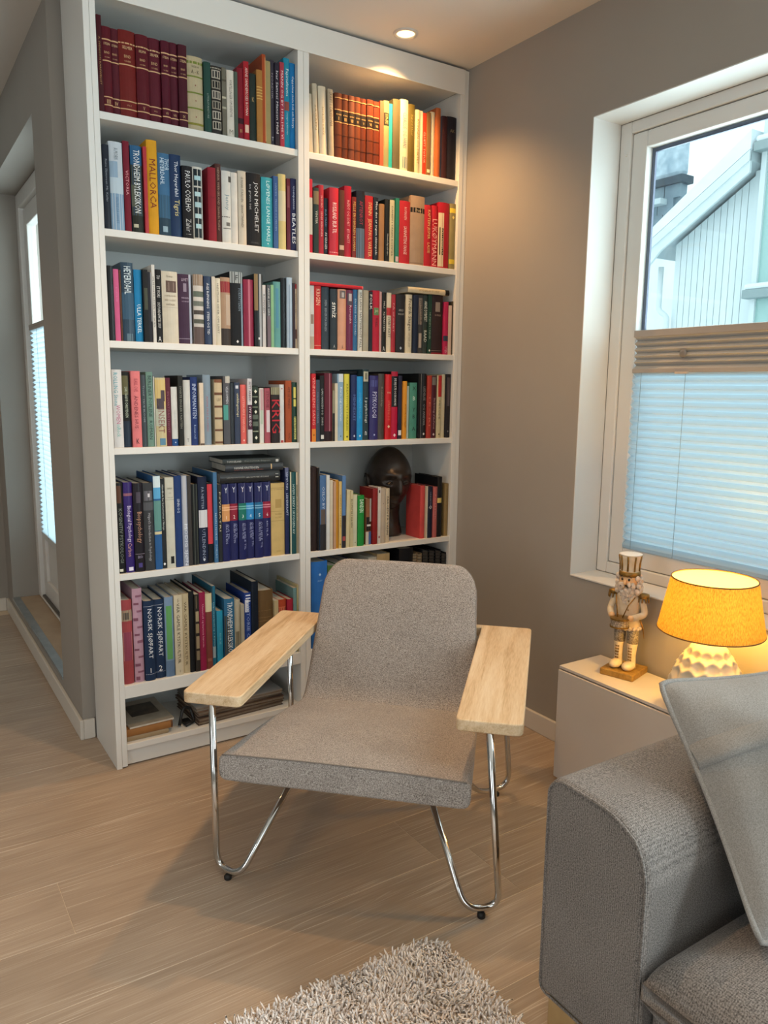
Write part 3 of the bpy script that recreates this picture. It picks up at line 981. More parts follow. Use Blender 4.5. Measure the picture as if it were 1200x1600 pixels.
ORD = ['leftmost'] + [f'{["second","third","fourth","fifth","sixth","seventh","eighth","ninth","tenth","eleventh","twelfth","thirteenth","fourteenth","fifteenth","sixteenth","seventeenth","eighteenth","nineteenth"][i]}' for i in range(18)] + \
    ['twentieth', '21st', '22nd', '23rd', '24th', '25th', '26th', '27th', '28th', '29th', '30th']
ROWN = ['top', 'second', 'third', 'fourth', 'fifth', 'sixth', 'bottom']
BOOKS = """
@L1
371 144 257 43101a|slim dark maroon hardback|v:A. SVENSSON KARSWELLET:b08a58:.3:.78:.5
515 248 231 571320|maroon gilt-banded volume|b:.845:.86:c9a377;b:.6:.613:c9a377;h:STEIN:d8b78a:.8:.7;h:BIND:c9a377:.7:.6;h:OG VERK:c9a377:.645:.6;b:.18:.192:c9a377;h:III:c9a377:.13:.4;b:.085:.097:c9a377
763 227 233 511220|narrow maroon gilt-banded volume|b:.845:.86:c9a377;b:.6:.613:c9a377;h:STEIN:d8b78a:.8:.7;h:BIND:c9a377:.7:.6;h:OG VERK:c9a377:.645:.6;b:.18:.192:c9a377;h:IV:c9a377:.13:.4;b:.085:.097:c9a377
990 486 236 6b1c1a|broad reddish gilt-banded volume|b:.845:.86:c9a377;b:.6:.613:c9a377;h:SELMER:d8b78a:.8:.6;h:BIND:c9a377:.7:.4;h:OG VERK:c9a377:.645:.4;b:.18:.192:c9a377;h:VOL 4:c9a377:.135:.25;b:.085:.097:c9a377
1476 356 233 571320|maroon gilt-banded volume|b:.845:.86:c9a377;b:.6:.613:c9a377;h:SELMA:d8b78a:.8:.6;h:BIND:c9a377:.7:.45;h:OG VERK:c9a377:.645:.45;b:.18:.192:c9a377;h:V:c9a377:.13:.15;b:.085:.097:c9a377
1832 387 234 551222|maroon gilt-banded volume|b:.845:.86:d0ab80;b:.6:.613:d0ab80;h:SELMER:d8b78a:.8:.65;h:BIND:c9a377:.7:.5;h:OG VERK:c9a377:.645:.5;b:.18:.192:d0ab80;h:VOL 6:c9a377:.135:.3;b:.085:.097:d0ab80
2219 249 233 501225|narrow maroon gilt-banded volume|b:.845:.86:d0ab80;b:.6:.613:d0ab80;h:STEIN:d8b78a:.8:.7;h:BIND:c9a377:.7:.5;h:OG VERK:c9a377:.645:.6;b:.18:.192:d0ab80;h:VII:c9a377:.13:.3;b:.085:.097:d0ab80
2468 266 235 4d1022|narrow maroon gilt-banded volume|b:.845:.86:d0ab80;b:.6:.613:d0ab80;h:STEIN:d8b78a:.8:.7;h:BIND:c9a377:.7:.5;h:OG VERK:c9a377:.645:.6;b:.18:.192:d0ab80;h:VIII:c9a377:.13:.35;b:.085:.097:d0ab80
2734 269 234 451120|narrow maroon gilt-banded volume|b:.845:.86:c09a70;b:.6:.613:c09a70;h:STEIN:d8b78a:.8:.7;h:BIND:c9a377:.7:.5;h:OG VERK:c9a377:.645:.6;b:.18:.192:c09a70;h:IX:c9a377:.13:.3;b:.085:.097:c09a70
3007 502 211 b5a888|thick cream vellum volume with green bands|b:.9:.935:6f7a33;b:.72:.74:6f7a33;b:.5:.52:6f7a33;b:.29:.31:6f7a33;b:.07:.1:7d7a2f;h:ORDBOK:4d4a3a:.86:.5;h:A - K:4d4a3a:.79:.5;h:•:7a3030:.61:.08;h:•:7a3030:.4:.08;h:•:7a3030:.18:.08
3525 224 203 24463e|dark green hardback|v:LITTERATURHISTORIE:8a9a90:.25:.55:.35
3750 367 199 2f2d2b|black picture-framed hardback|b:.96:.975:a9a294;p:.82:.94:a9a294:.12:.88;p:.835:.925:3a3836:.2:.8;p:.67:.79:8d8678:.12:.88;p:.685:.775:1e1d1c:.2:.8;p:.52:.64:a9a294:.12:.88;p:.535:.625:4a4743:.2:.8;p:.37:.49:8d8678:.12:.88;p:.385:.475:262422:.2:.8;p:.22:.34:a9a294:.12:.88;p:.235:.325:35322f:.2:.8;p:.07:.19:a9a294:.12:.88;p:.085:.175:141312:.2:.8
4117 142 200 6b675a|thin grey checked book|b:.4:.43:a5a08c;b:.8:.83:4a463c;b:.55:.58:b9b29b
4276 250 197 d6d0c4|white hardback|v:FORTELLINGER OM EVENTYR:6b665e:.35:.85:.55;h:M:8a8478:.08:.5
4526 108 196 4d5a50|slim grey-green book|
4634 218 212 7d1a2a|crimson hardback with dark band|b:.22:.3:33101a;h:III:c7a06a:.12:.3
4852 183 235 a3202c|tall red hardback|v:ARNE SANDEMOSES ROMAN:e6cfc4:.5:.92:.6;p:.1:.2:d8b9a4:.15:.85
5035 240 203 232f2b|short black hardback|h:K:b8a070:.62:.3
5275 205 218 a8763c|golden brown hardback|b:.76:.77:d9b46a;b:.72:.73:d9b46a;b:.68:.69:d9b46a;b:.64:.65:d9b46a;b:.6:.61:d9b46a
5480 131 269 a34a26|tall slim rust book|p:.03:.97:c68b5a:.75:1
5611 170 253 9c8f62|khaki book|
5781 133 259 3a3744|dark grey hardback|v:NORDISK:9a93a0:.4:.85:.3;h:T:b9b2bb:.08:.5
5914 153 253 2a2433|black hardback|v:Ivar Samsel Hansen Hald:d9d3d6:.5:.9:.75
6087 154 258 a63a4a|rose red book|v:MANN OG BY 1918-1945 VI:e9d6d6:.5:.9:.8
6241 214 275 1f87a6|teal blue book|v:Papirsølverne:e4eff0:.55:.88:.3;p:.42:.52:8a4a40:.1:.9;v:eventyr og historier:cfe3e8:.3:.4:.25
6474 207 266 1273b3|bright blue book|v:Cappelens store bok om Norge:e8f0f5:.45:.85:.6
@R1
7222 152 188 c0b8a4|grey-cream leaning hardback|l:-2.2
7391 180 222 c0b7a2|cream leaning hardback|l:-2.2;v:SAGAEN:8a7c5c:.35:.7:.35
7608 295 219 cfc6b0|pale cream leaning hardback|l:-2;v:NORGES KIRKE:9c8c66:.25:.7:.4
7929 190 214 a99f8b|grey leaning book|l:-1.5;v:SKRIFT 1 CALEDONIA:55504a:.6:.95:.5
8135 284 208 5e3120|brown leather volume with black label|b:.74:.75:d0a26a;p:.57:.73:1e1614:0:1;h:ROMAN:c9a262:.67:.7;h:I:c9a262:.61:.2;b:.55:.56:d0a26a;b:.36:.372:5a2c18;b:.17:.182:5a2c18;b:.92:.93:d0a26a
8431 238 209 5a2e1e|brown leather volume with black label|b:.74:.75:d0a26a;p:.57:.73:1e1614:0:1;h:ROMAN:c9a262:.67:.7;h:II:c9a262:.61:.3;b:.55:.56:d0a26a;b:.36:.372:5a2c18;b:.17:.182:5a2c18;b:.92:.93:d0a26a
8680 240 209 643222|brown leather volume with black label|b:.74:.75:d0a26a;p:.57:.73:1e1614:0:1;h:ROMAN:c9a262:.67:.7;h:III:c9a262:.61:.4;b:.55:.56:d0a26a;b:.36:.372:5a2c18;b:.17:.182:5a2c18;b:.92:.93:d0a26a
8931 231 210 693824|brown leather volume with black label|b:.74:.75:d0a26a;p:.57:.73:1e1614:0:1;h:ROMAN:c9a262:.67:.7;h:IV:c9a262:.61:.3;b:.55:.56:d0a26a;b:.36:.372:5a2c18;b:.17:.182:5a2c18;b:.92:.93:d0a26a
9174 228 210 622e1e|brown leather volume with black label|b:.74:.75:d0a26a;p:.57:.73:1e1614:0:1;h:ROMAN:c9a262:.67:.7;h:V:c9a262:.61:.2;b:.55:.56:d0a26a;b:.36:.372:5a2c18;b:.17:.182:5a2c18;b:.92:.93:d0a26a
9413 265 211 683322|brown leather volume with black label|b:.74:.75:d0a26a;p:.57:.73:1e1614:0:1;h:ROMAN:c9a262:.67:.7;h:VI:c9a262:.61:.3;b:.55:.56:d0a26a;b:.36:.372:5a2c18;b:.17:.182:5a2c18;b:.92:.93:d0a26a
9690 244 210 6c321f|brown leather volume with black label|b:.74:.75:d0a26a;p:.57:.73:1e1614:0:1;h:ROMAN:c9a262:.67:.7;h:VII:c9a262:.61:.4;b:.55:.56:d0a26a;b:.36:.372:5a2c18;b:.17:.182:5a2c18;b:.92:.93:d0a26a
9952 164 217 c9543c|coral red book|
10128 237 223 8a8a5e|olive gold book with dark label|p:.63:.82:2a2a20:0:1;v:SUM-ØKS:b9b070:.5:.8:.15
10376 149 218 2fa3a0|turquoise book|
10531 313 236 5e5840|olive brown hardback|
10844 335 241 cfc6a4|cream yellow book with grey lettering|v:CLARISSE OG HANS:6a7080:.5:.82:.5;p:.04:.2:4a5468:.3:.9
11180 309 232 5a4f24|dark olive hardback|v:Sigurd Hoel:9c8c50:.3:.85:.3
11500 187 218 c8bb94|pale yellow book|v:KVINNEN OG DIKTET:8a6a30:.5:.85:.7
11687 163 219 cfc6a8|thin cream yellow book|
11851 170 215 c73a22|bright red book|v:CLUETT TOTUX:e8b59a:.45:.7:.5
12021 159 219 7a5a34|brown book|p:.05:.1:d8c8a0:.1:.9
12193 211 225 cfc4a6|cream book|
12404 213 241 b06034|orange book|
12630 97 217 4a4d5c|thin slate book|
12727 261 221 3a1a1e|dark maroon book|
12988 430 225 211c24|black hardback|h:AK:8a7a60:.78:.5
@L2
400 195 237 1d2430|black hardback|v:Rune Slåttsveen Mt. Kailas:8b9199:.3:.83:.5
595 396 250 c3ccd4|pale sea-picture hardback|p:.0:.42:7f9db8:0:1;p:.42:.6:b9c8d2:0:1;p:.6:.78:8fa6bb:0:.6;v:A MORN:6b7780:.3:.93:.13;v:SEILERE PÅ HAVET:5f7f9c:.25:.38:.3
1004 187 257 74162a|crimson hardback|v:VICTORIA:d99aa0:.45:.68:.27
1218 339 249 2a5d86|blue-topped photo hardback with white title|p:.0:.78:3a3d36:0:1;p:.3:.55:585c4e:0:.4;p:.0:.2:23261f:0:1;p:.06:.1:b9b49c:.1:.5;v:TRONDHEIM BYLEKSIKON:e6e8e6:.55:.95:.72
1585 110 250 b0303a|slim red book|
1695 319 272 d69a1e|tall yellow hardback|v:MALLORCA:7a2c16:.6:.8:.52
2028 366 241 3d6a90|blue photo hardback|p:.0:.5:365a74:0:1;p:.0:.22:263f50:0:1;p:.05:.12:8fa9b8:.3:.7;v:THOR:c9dbe6:.35:.94:.14;o:.25;v:HEYERDAHL:c9dbe6:.35:.94:.32;o:-.15
2394 358 243 1b3358|navy hardback|v:Thor Heyerdahl:dfe3ea:.4:.92:.42;v:Tigris:d9c98a:.55:.46:.2
2752 335 214 16161b|black hardback|v:PAULO COELHO:dcdcdc:.5:.93:.56;v:Zahir !:b9b9b9:.5:.27:.22
3101 325 218 cfcdc4|white-framed hardback with snowy pictures|p:.03:.97:17242b:.12:.9;p:.82:.88:a9cbd2:.2:.85;p:.6:.66:b5d2d6:.2:.8;p:.45:.52:a9c6cc:.2:.85;p:.3:.36:b5d2d6:.2:.85;p:.16:.22:a9cbd2:.25:.8;p:.72:.74:c9c5bc:.12:.9
3583 262 222 8b1c2c|red hardback|h:Ibsen:6a1420:.6:.5
3845 198 238 4d2b26|dark brown hardback|v:HENRIK WERGELAND Samlede Verker:a58a76:.35:.95:.8
4049 317 220 d4d4ce|white hardback with black brushmarks|v:Jenny:6f8a96:.5:.68:.22;p:.36:.37:33302c:0:.8;p:.2:.21:33302c:.1:.9;p:.85:.93:44423e:.7:1;p:.24:.29:6d6a66:.4:.8
4366 218 219 d9d4cb|white hardback|
4606 277 228 cfc4b2|cream hardback|v:GUNNAR STAALESEN   GRÅHATTMANNEN:5a5048:.4:.92:.68
4915 481 228 1b1a1d|thick black hardback|v:JON MICHELET:d9d9d9:.34:.88:.68;o:.12;v:En grønn båt:a9a9ab:.22:.84:.34;o:-.28;h:GYLDENDAL:5a5a5c:.05:.6
5428 409 222 3fa3ae|turquoise hardback|v:LØVENES LANGE MARSJ:c9e8ea:.4:.95:.85;h:•:e8f4f4:.06:.12
5837 166 230 39598f|slim blue book|v:HANSEN   TRIGGVE OG VERDEN:7a94bf:.35:.9:.65
6013 274 239 cfc083|pale yellow book|p:.38:.78:c9c2a4:0:1
6337 135 230 6d1f2a|maroon book|p:.6:.9:8a4a4c:.2:.8
6472 209 232 27294f|navy music book with white title|v:Companion:cfd2e6:.45:.9:.32;v:BEATLES:f0f0f4:.6:.52:.42
@R2
7157 123 240 b8233a|tall red book|p:.25:.75:b9b8ae:0:1
7307 205 214 2b3a38|dark green book with cream head|p:.75:.95:7a6a50:0:1;v:VINTER:c9c9c0:.4:.65:.2
7512 201 226 a92a3a|red book|v:SIGURD   SENJE BERLINER:dba9a4:.4:.85:.6
7751 181 188 1f2630|short black book|v:BLÅ TRÅD:6a8aa9:.45:.8:.3;v:AV KRAGER:d0d0d0:.5:.4:.3
7943 360 224 c4303f|bright red book with white title|v:RUSSLAND BLIR TIL:f0dcd8:.45:.78:.45;b:.04:.05:e0a0a0
8320 224 221 5d3326|brown book|p:.1:.17:c9a992:.1:.9
8561 284 239 ab1f33|tall red book|v:RØDT OG SORT   ET NATT:e2b0aa:.35:.8:.6
8856 172 206 7a2a22|dark red book with gold title|v:PELLE EROBREREN ROMAN:d9ae62:.55:.92:.8
9039 347 230 23262f|thick black book|p:.0:.45:5d7083:0:1;v:AFTENROT:9c3a4c:.4:.85:.35
9421 335 219 b2282e|red book with gold title|v:SVENN   JEAN-PAUL VARTER:e2bc7e:.55:.9:.85
9774 208 218 1b2633|navy book with white lettering|v:Men det er ingen skinnpels.:e2e6e6:.5:.93:.85
9993 228 198 a1764d|short tan book|
10233 212 217 151a1c|black book|v:Hemmelig adresse:c9c9bf:.35:.45:.35
10463 213 218 c9c09a|cream book with grey lettering|v:DAMEN I TÅKEN KOMMER:4a4a40:.4:.9:.8
10688 172 226 2b7a62|teal green book|p:.02:.1:c9b0b0:.1:.8
10873 467 221 b8252f|broad red book with white lettering|v:SANNHETENS FANGE:e8c4be:.3:.6:.45;v:ROMANEN:e0b0aa:.25:.9:.2
11339 635 245 a58a70|thick tan cloth volume with black label|b:.76:.83:1b1816;h:Prosa:c9b48a:.795:.4;b:.02:.035:8a7058
11977 340 220 b3222c|red book with gold title|v:KAPTEIN JESPER   LASSE:e0b878:.45:.92:.7
12330 275 223 bb2230|red book with large letters|v:LUKØYMANN:e8a8a0:.8:.78:.75
12625 512 238 aa1e2e|red hardback with cream label|p:.02:.84:cdbfa0:0:.45;p:.2:.62:1f1d1b:.1:.42;v:DEN HEMMELIG:cdbfa0:.25:.62:.4;o:-.22
13157 282 240 8b8055|olive grey hardback with yellow ends|b:.86:.93:d9c040;b:.08:.15:cdb43c;h:∪:e6d27a:.79:.4
@L3
386 179 219 17191c|black hardback|
572 161 211 cf5f8c|pink book|v:ET LIV I ROSA:d98ab0:.3:.75:.2
739 54 209 5d3a2a|thin brown book|
799 363 233 2c4255|dark blue photo hardback with white title|v:HEYERDAHL:d9e8ee:.55:.95:.35;p:.0:.1:5a7280:.3:.8;p:.28:.62:37566e:0:1
1181 244 215 1b7fb5|bright blue book|v:ULLA TERKEL:d9eef2:.5:.52:.4
1425 154 216 15171a|black book|p:.45:.75:3f4436:.2:.9
1579 127 211 2a2a33|dark book with pale edge|p:.3:1:b9bcc0:.8:1
1705 99 233 d6d5d0|slim white book|v:SALTE FORTELLINGEN OM GATEN:4a4744:.5:.85:.65
1810 202 221 16171a|black book with white lettering|v:TO:e0e0e0:.5:.92:.05;v:ET MORS:c9c9c9:.5:.77:.15;v:DE FORDØMTES SKIP:c9c9c9:.4:.55:.35;h:A:e0e0e0:.05:.5
2018 506 218 cdc6b4|thick cream volume with portrait|p:.71:.87:5d4a42:.25:.9;p:.73:.85:8d7a70:.4:.75;h:Roman:8a8070:.93:.4;h:FORTELLINGER:8a8070:.66:.7;h:BREV OG DIKT:8a8070:.6:.7;h:SAMTALER:8a8070:.54:.55;b:.5:.503:9a907c
2539 428 214 412b43|purple hardback|p:.0:1:a9b2c2:.82:1;h:LIVET:b9a9b9:.92:.5;p:.75:.87:8a7f92:.38:.62;h:MANNEN:a99ab0:.66:.55;h:OG HAVET:a99ab0:.61:.55;b:.07:.075:a9a0b0
3027 331 217 c9c4bd|striped picture hardback|p:.84:1:8d7a68:0:1;p:.68:.76:5f6a60:0:1;p:.55:.62:6b7068:0:1;p:.43:.49:4a4440:0:1;p:.3:.36:55584f:0:1;p:.0:.25:5d4f4c:0:1
3371 253 214 2b3a58|navy book with white lettering|v:ÅGE RØNNING   STEIN OG TID:d9dde6:.4:.9:.75
3624 114 214 d0c8bb|thin cream book|
3738 201 211 cfcab8|cream book|v:HØSTLIGE SIDER OM LIVET:6a655a:.3:.92:.75
3946 323 216 a98c72|tan picture hardback with red head|p:.78:.94:8a2530:0:1;p:.0:.25:38312d:0:1;p:.3:.75:b0a090:.5:1
4284 440 237 14171c|thick black volume with grey head|p:.85:1:9ca3a4:0:1;h:F:2a2a2a:.92:.2;p:.0:.85:8aa0b0:.85:1;v:FORFATTEREN:7a8a99:.18:.78:.3;o:.2;h:∗:d9d9d9:.06:.2
4737 350 216 8a2240|crimson hardback|p:.0:1:b5687c:.45:.6
5103 296 236 1f2326|black picture hardback with pale stripe|p:.5:1:8a7350:0:.4;p:.0:1:9aa0a8:.55:.85;p:.1:.13:e0e0e0:.4:.6
5399 133 203 d6d4d4|white book|v:ROMANEN:5a5a60:.5:.85:.3
5548 133 204 4d5055|grey book|v:ÅRENE SOM GIKK:d5d5d5:.5:.95:.45;p:.0:.5:6b5d66:0:1
5682 107 205 84b38a|pale green book|
5799 270 217 5f9a9a|teal hardback|p:.3:.9:4d86a0:.3:.7
6080 195 231 101418|black hardback|
6275 207 234 a9bdd0|pale blue creased book|p:.0:.9:7d92a9:.35:.5
6498 90 217 3a2c30|dark brown book|
6595 86 215 d0c6b0|cream book with red head|p:.93:1:9a2230:0:1;p:.15:.3:5d4440:0:1;v:NOVELLER:6a6050:.3:.85:.3
@R3
7178 164 215 c6c8c8|white patterned book|p:.4:.55:8a7a70:.2:.9;p:.0:.2:a99c8c:0:1
7363 275 216 c02a2c|bright red hardback|v:KRIGEN:e6b9a0:.6:.95:.25;b:.06:.065:e6b9a0
7655 296 214 36424d|dark slate hardback|v:SVEIN   BERGER FRA BERGEN:8f9aa5:.3:.8:.5
7973 282 210 2f3b44|slate hardback with white label|v:smiz:e8e8e2:.65:.78:.25;h:A:c9c9c9:.06:.2
8272 343 211 d09a7c|peach hardback with portrait|p:.85:.98:5c5a60:.2:.9;p:.87:.95:a9a6a6:.4:.7;h:A:7a5a48:.05:.2
8633 272 211 6d2446|plum hardback with portrait|p:.75:.95:4d4450:.1:.9;p:.82:.94:b5a9ac:.3:.75;v:Revejakt:d9b0bc:.4:.75:.3
8922 199 215 2a6291|blue book|v:EN REISE MOT NORD:a9c4da:.35:.85:.6
9133 171 216 cfcfc6|white book with black lettering|v:EN LANG NATTEFROST FALL:3d3d3a:.5:.95:.9
9322 226 215 a5a08d|grey-beige book|
9559 156 212 22252e|thin black book with white lettering|v:FOLK:e0e0e0:.6:.95:.25
9733 302 218 b01f38|red book with green label|p:.6:.72:5c7d52:.15:.85;h:JO:d0d0b0:.66:.5;v:MORELL:4a1018:.35:.55:.15
10041 97 216 b9908d|thin pink book|
10151 221 215 1c1e1f|black book|v:NILS   KJÆRESTEN:c0c0b8:.4:.85:.5;h:A:d8d8d8:.06:.4
10384 204 215 cfc4ab|cream book with red band|p:.62:.75:a53030:0:1;v:SVART KATT:2d2b28:.55:.6:.35
10588 187 210 a3303c|red book|v:PÅ SPORET:d9a0a0:.4:.85:.5
10793 403 213 24252a|thick black hardback|h:ARILD:a9a9a4:.73:.55;h:NYQUIST:a9a9a4:.66:.65;h:♦:a9b4c2:.08:.25
11228 294 215 cfc6ac|cream hardback with dark title|v:Fredrik Skagen:3a342c:.65:.93:.55;v:DET NYE LIVET:7a7060:.3:.35:.25
11535 226 215 16233a|navy book|
11774 261 217 3a3b3d|dark grey book with pale labels|p:.5:.95:9a8d80:.2:.8;p:.1:.35:a09488:.25:.75;v:JAN FREDRIKSEN:2a2a2a:.4:.92:.4
12035 217 218 2b3634|dark green book with bold lettering|v:ARNE DYBFEST:d9dccf:.6:.9:.35;v:BAAD:d0d4c4:.6:.4:.2
12265 166 221 1d3f35|slim bottle green book|v:HUNDEN UNDER:90a898:.4:.7:.45;h:•:d8d8d0:.06:.5
12450 537 223 2f2023|dark brown portrait hardback|p:.72:.88:8a7f78:.3:.7;h:ROMAN:a08a80:.66:.5;b:.0:.03:7a1c28;b:.06:.064:a08a80
13007 231 200 b02350|crimson book|p:.26:.36:2a3448:0:1;v:UTEN:d9a0b0:.5:.15:.12
13239 158 188 cbb3a4|pale pink book|
13396 43 204 4a4438|thin olive book|
@L4
389 296 238 d6d6d6|white music book with coloured title|v:ROLLING Stone:5fa3ae:.42:.96:.42;o:-.15;v:WOMEN:b5567c:.42:.55:.24;v:inRock:6fb0a8:.42:.3:.16
690 236 232 1c1e1c|black book with olive head|p:.7:.95:5d5a3c:.0:.8;v:LARS SAABYE CHRISTENSEN:b9c4b0:.35:.8:.4;p:.0:.35:1d2a3a:0:1
954 290 235 dd7d80|pink paperback with dark title|v:KARL OVE:a03c48:.4:.9:.17;v:ÅNDENES HUS:7a2a34:.5:.68:.43;h:K:2a1a1c:.08:.3
1250 171 224 3a4348|dark grey book|v:Trond   TRUE BLOOM:8a9296:.3:.85:.5
1426 218 233 6f9084|grey-green paperback|v:BERLINER POPLENE:2f3f3a:.5:.95:.55;v:ROMAN:2f3f3a:.45:.35:.25
1649 40 219 c9c9c0|thin white book|
1696 332 216 c9bd92|picture paperback with bird|p:.6:.97:cdb576:0:1;p:.55:.7:4a4048:.1:.8;p:.66:.82:4a4048:.5:.9;p:.3:.55:b9bfae:0:1;v:INSEKT:8a5a50:.6:.55:.35;p:.02:.12:5a86a0:.3:.85
2033 156 216 5a2233|maroon book|v:EN SVART DAG I HAVET:8f5a68:.4:.8:.6
2209 208 188 d9dad6|short white book with blue foot|b:.0:.12:1f4a86;h:•:d9e4f0:.06:.2;v:nattens mysterier:a0a4a4:.2:.6:.3
2426 165 224 22221f|tall black book|v:SVARTE ENGLER I NATTEN:8a8a80:.4:.85:.6
2615 233 210 cfd0cc|white hardback|h:T:4a4a4a:.08:.25
2853 229 220 24386f|navy book with pale title|v:INFORMANTEN:b5c4e0:.55:.9:.5;v:Roman roll:9ab0d4:.3:.3:.2
3122 139 202 d6c5ae|cream book|b:.0:.03:5a4a40
3276 264 228 8496a5|blue-grey hardback|v:ANNA FRIIS ROMAN:a06a74:.25:.7:.5
3647 268 214 c6b696|tan volume with brown bands|b:.95:1:7a5138;b:.76:.8:6b4a36;b:.57:.6:6b4a36;b:.39:.42:6b4a36;b:.21:.24:6b4a36;b:.02:.05:6b4a36;h:LIV:8a7a60:.69:.5
3947 240 225 54565c|grey book with teal band|p:.36:.58:4f9a90:0:.65;p:.9:1:b5b5ac:.3:1;v:VELKOMMEN:c9ccd4:.35:.85:.25
4193 126 203 15181c|black book|
4332 201 205 3a455c|slate book with cream title|v:utviklingsterapi:d9d2a8:.55:.82:.37;p:.9:.95:d0d4dc:.2:.7
4559 213 198 e0645c|coral paperback|v:LITTERÆRE MARGEN:f0a898:.35:.8:.6;h:•:f4d0c0:.06:.3
4788 165 218 c9c6c9|white and maroon book|p:.22:.6:4a1f36:0:1;v:MITT ARBEID:5a4050:.45:.95:.3;v:SYV SKUDD:e8dce4:.5:.57:.3
5003 217 195 1b2420|black ornamented volume|b:.9:.98:2f3d35;h:♦:d9dccb:.9:.5;h:♦:d9dccb:.72:.5;h:♦:d9dccb:.55:.5;b:.8:.82:6f7a68;b:.62:.64:6f7a68;b:.42:.5:59645a;b:.3:.38:59645a;b:.2:.22:8a927e;h:♦:d9dccb:.1:.5
5254 151 187 d3d2cb|white book|p:.6:.98:bb9a9c:.2:.9;p:.35:.6:a9b9a9:.2:.8
5439 221 187 a3525e|rose book with white label|p:.2:.6:d9cdd2:.3:.9;v:STUDIE:6a2a38:.4:.95:.3
5667 330 190 2b2426|dark book with big red title|p:.87:1:8d8a70:0:1;v:KRIG:b0222c:.95:.78:.6
6010 174 200 d5d6d6|white slim book|p:.0:.04:a04040:.2:.8;h:•:a04040:.93:.3
6229 235 214 a5502f|rust brown hardback|v:AMUSE MINDS:5d2a18:.4:.9:.35;v:NORLI:5d2a18:.3:.15:.1
6475 206 208 16382b|dark green book with yellow title|p:.74:.92:d0c86a:.3:.75;p:.6:.72:cfc868:.3:.75;p:.05:.43:c9c87a:.35:.75;v:FORTELLING:1a3a2a:.35:.42:.35
@R4
7204 167 239 c2262f|red book with orange foot|b:.0:.19:d9822c;v:VINNERENS SANG:e89a90:.6:.95:.7;h:♦:7a4010:.1:.4
7388 151 218 3a4254|slate book|v:PSYKOLOGISKE OMRÅDER:8a94a8:.35:.8:.5
7556 181 233 1a1d20|black book|v:LARS HANSEN OG   SORG:b0b4b4:.4:.8:.55;p:.04:.1:d0d0cc:.2:.9
7748 319 242 5f1f30|maroon hardback|p:.15:1:9a6a74:.55:.68;b:.0:.15:241418
8079 98 182 8f8c78|short thin grey book|p:.0:.55:232323:0:1
8183 116 207 d4cdb6|cream book|
8310 244 241 8fb0cb|pale blue book|p:.88:1:d5dde0:.2:1;v:Barn og samfunn:e0ecf2:.4:.8:.5;h:•:30506a:.07:.2
8590 218 241 d9ce4a|bright yellow book|v:KREATIVITET I PRAKSIS:7a7420:.35:.85:.7;h:♦:2a2a14:.06:.35
8837 249 238 1e2d5c|navy book|v:MENNESKET:5a70a8:.4:.7:.4;h:•:c9d0e0:.07:.3
9104 258 233 1b8fd0|sky blue book|v:SOSIALPSYKOLOGI:5ab8e8:.35:.75:.4;h:▲:e0f0f8:.07:.3
9374 255 259 2a3f46|dark teal book with portrait|p:.83:.97:b9b49a:.1:.9;p:.86:.95:5a5848:.35:.7;v:I psykologi:d9e0dc:.5:.6:.35;h:n:e0e0e0:.1:.3
9647 368 237 35306a|purple-blue hardback|v:PSYKOLOGI:c9cbe4:.5:.75:.4;p:.83:.93:4a4f8a:.1:.9;h:♦:a9b0d8:.08:.2
10034 273 245 4a443f|grey-brown hardback|v:Kunnskap:8a8478:.4:.8:.3
10345 277 243 c61f27|bright red hardback|h:FOR:e8c0a0:.72:.5;v:STRATEGI OG:d9705c:.35:.6:.3;h:♦:e8c0a0:.2:.4
10640 299 254 14161b|black and red book|b:.93:1:b0203c;b:.0:.48:b3173d;v:DE SKJULTE OG DE ANDRE:e8e8e8:.4:.9:.4;h:•:e8d0d8:.06:.4
10952 167 239 2b2b3f|slim navy book with white label|p:.06:.14:d9d9d9:.1:.9
11131 181 219 d9932f|orange book|v:KULTUR OG MILJØ:8a5210:.4:.6:.4
11325 117 201 a9bdb5|slim pale teal book|
11455 347 214 4a8a78|green book with dark letters|h:X:1f332c:.9:.5;h:B:c9ded4:.72:.4;h:Y:1f332c:.52:.5;h:B:26403a:.4:.4;h:A:1f332c:.18:.6
11822 159 249 17191c|slim black book|p:.0:1:8a8a88:.75:.85
12001 233 249 1c1b1f|black book|v:LEDELSE   OG ANSVAR:8a8a8a:.4:.8:.6;h:•:d0d0d0:.07:.4
12254 215 242 a53a30|rust red book|v:TEORI:c9705c:.4:.7:.5
12483 237 242 4a1a28|dark maroon book|p:.85:.98:6d6a66:.1:.9;v:The Sociology of the Person:d0b0b4:.4:.65:.5;h:♦:d0c0c0:.06:.4
12762 233 243 c6bb98|cream book with red head|p:.66:1:b32a2c:.2:1;v:METODE:6a6048:.35:.6:.3;h:•:2a2a22:.06:.3
12995 193 248 c9bfa2|slim cream book|
13202 237 249 221f24|black book with patterned spine|p:.5:.95:5a5054:.2:.8;h:•:8a8080:.1:.3
@L5
374 211 289 15181a|black hardback with grey title|p:.78:.97:5a3a2a:.1:.7;v:KOGNITIV PSYKOLOGI:7d857c:.5:.72:.6;p:.02:.05:e0e0d0:.1:.6
600 279 290 332269|purple textbook|b:.85:.88:8a5a6a;v:Biological Psychology:d9cfea:.55:.74:.4;v:Carlson:c99a90:.45:.33:.15;p:.02:.06:e0dcea:.3:.8
885 303 286 1c1820|black textbook|p:.78:.9:4a4450:.3:.75;v:Biopsychology:b58a70:.6:.68:.35;b:.2:.205:8a8090;h:BIO:9a90a8:.17:.5;p:.05:.1:4a4080:.3:.7
1197 322 285 37393c|dark grey textbook|p:.8:.91:65646c:.1:.9;p:.84:.88:c9c9d0:.45:.65;b:.69:.78:4f5055;v:Hilgard's Introduction to Psychology:a9aab0:.35:.66:.55
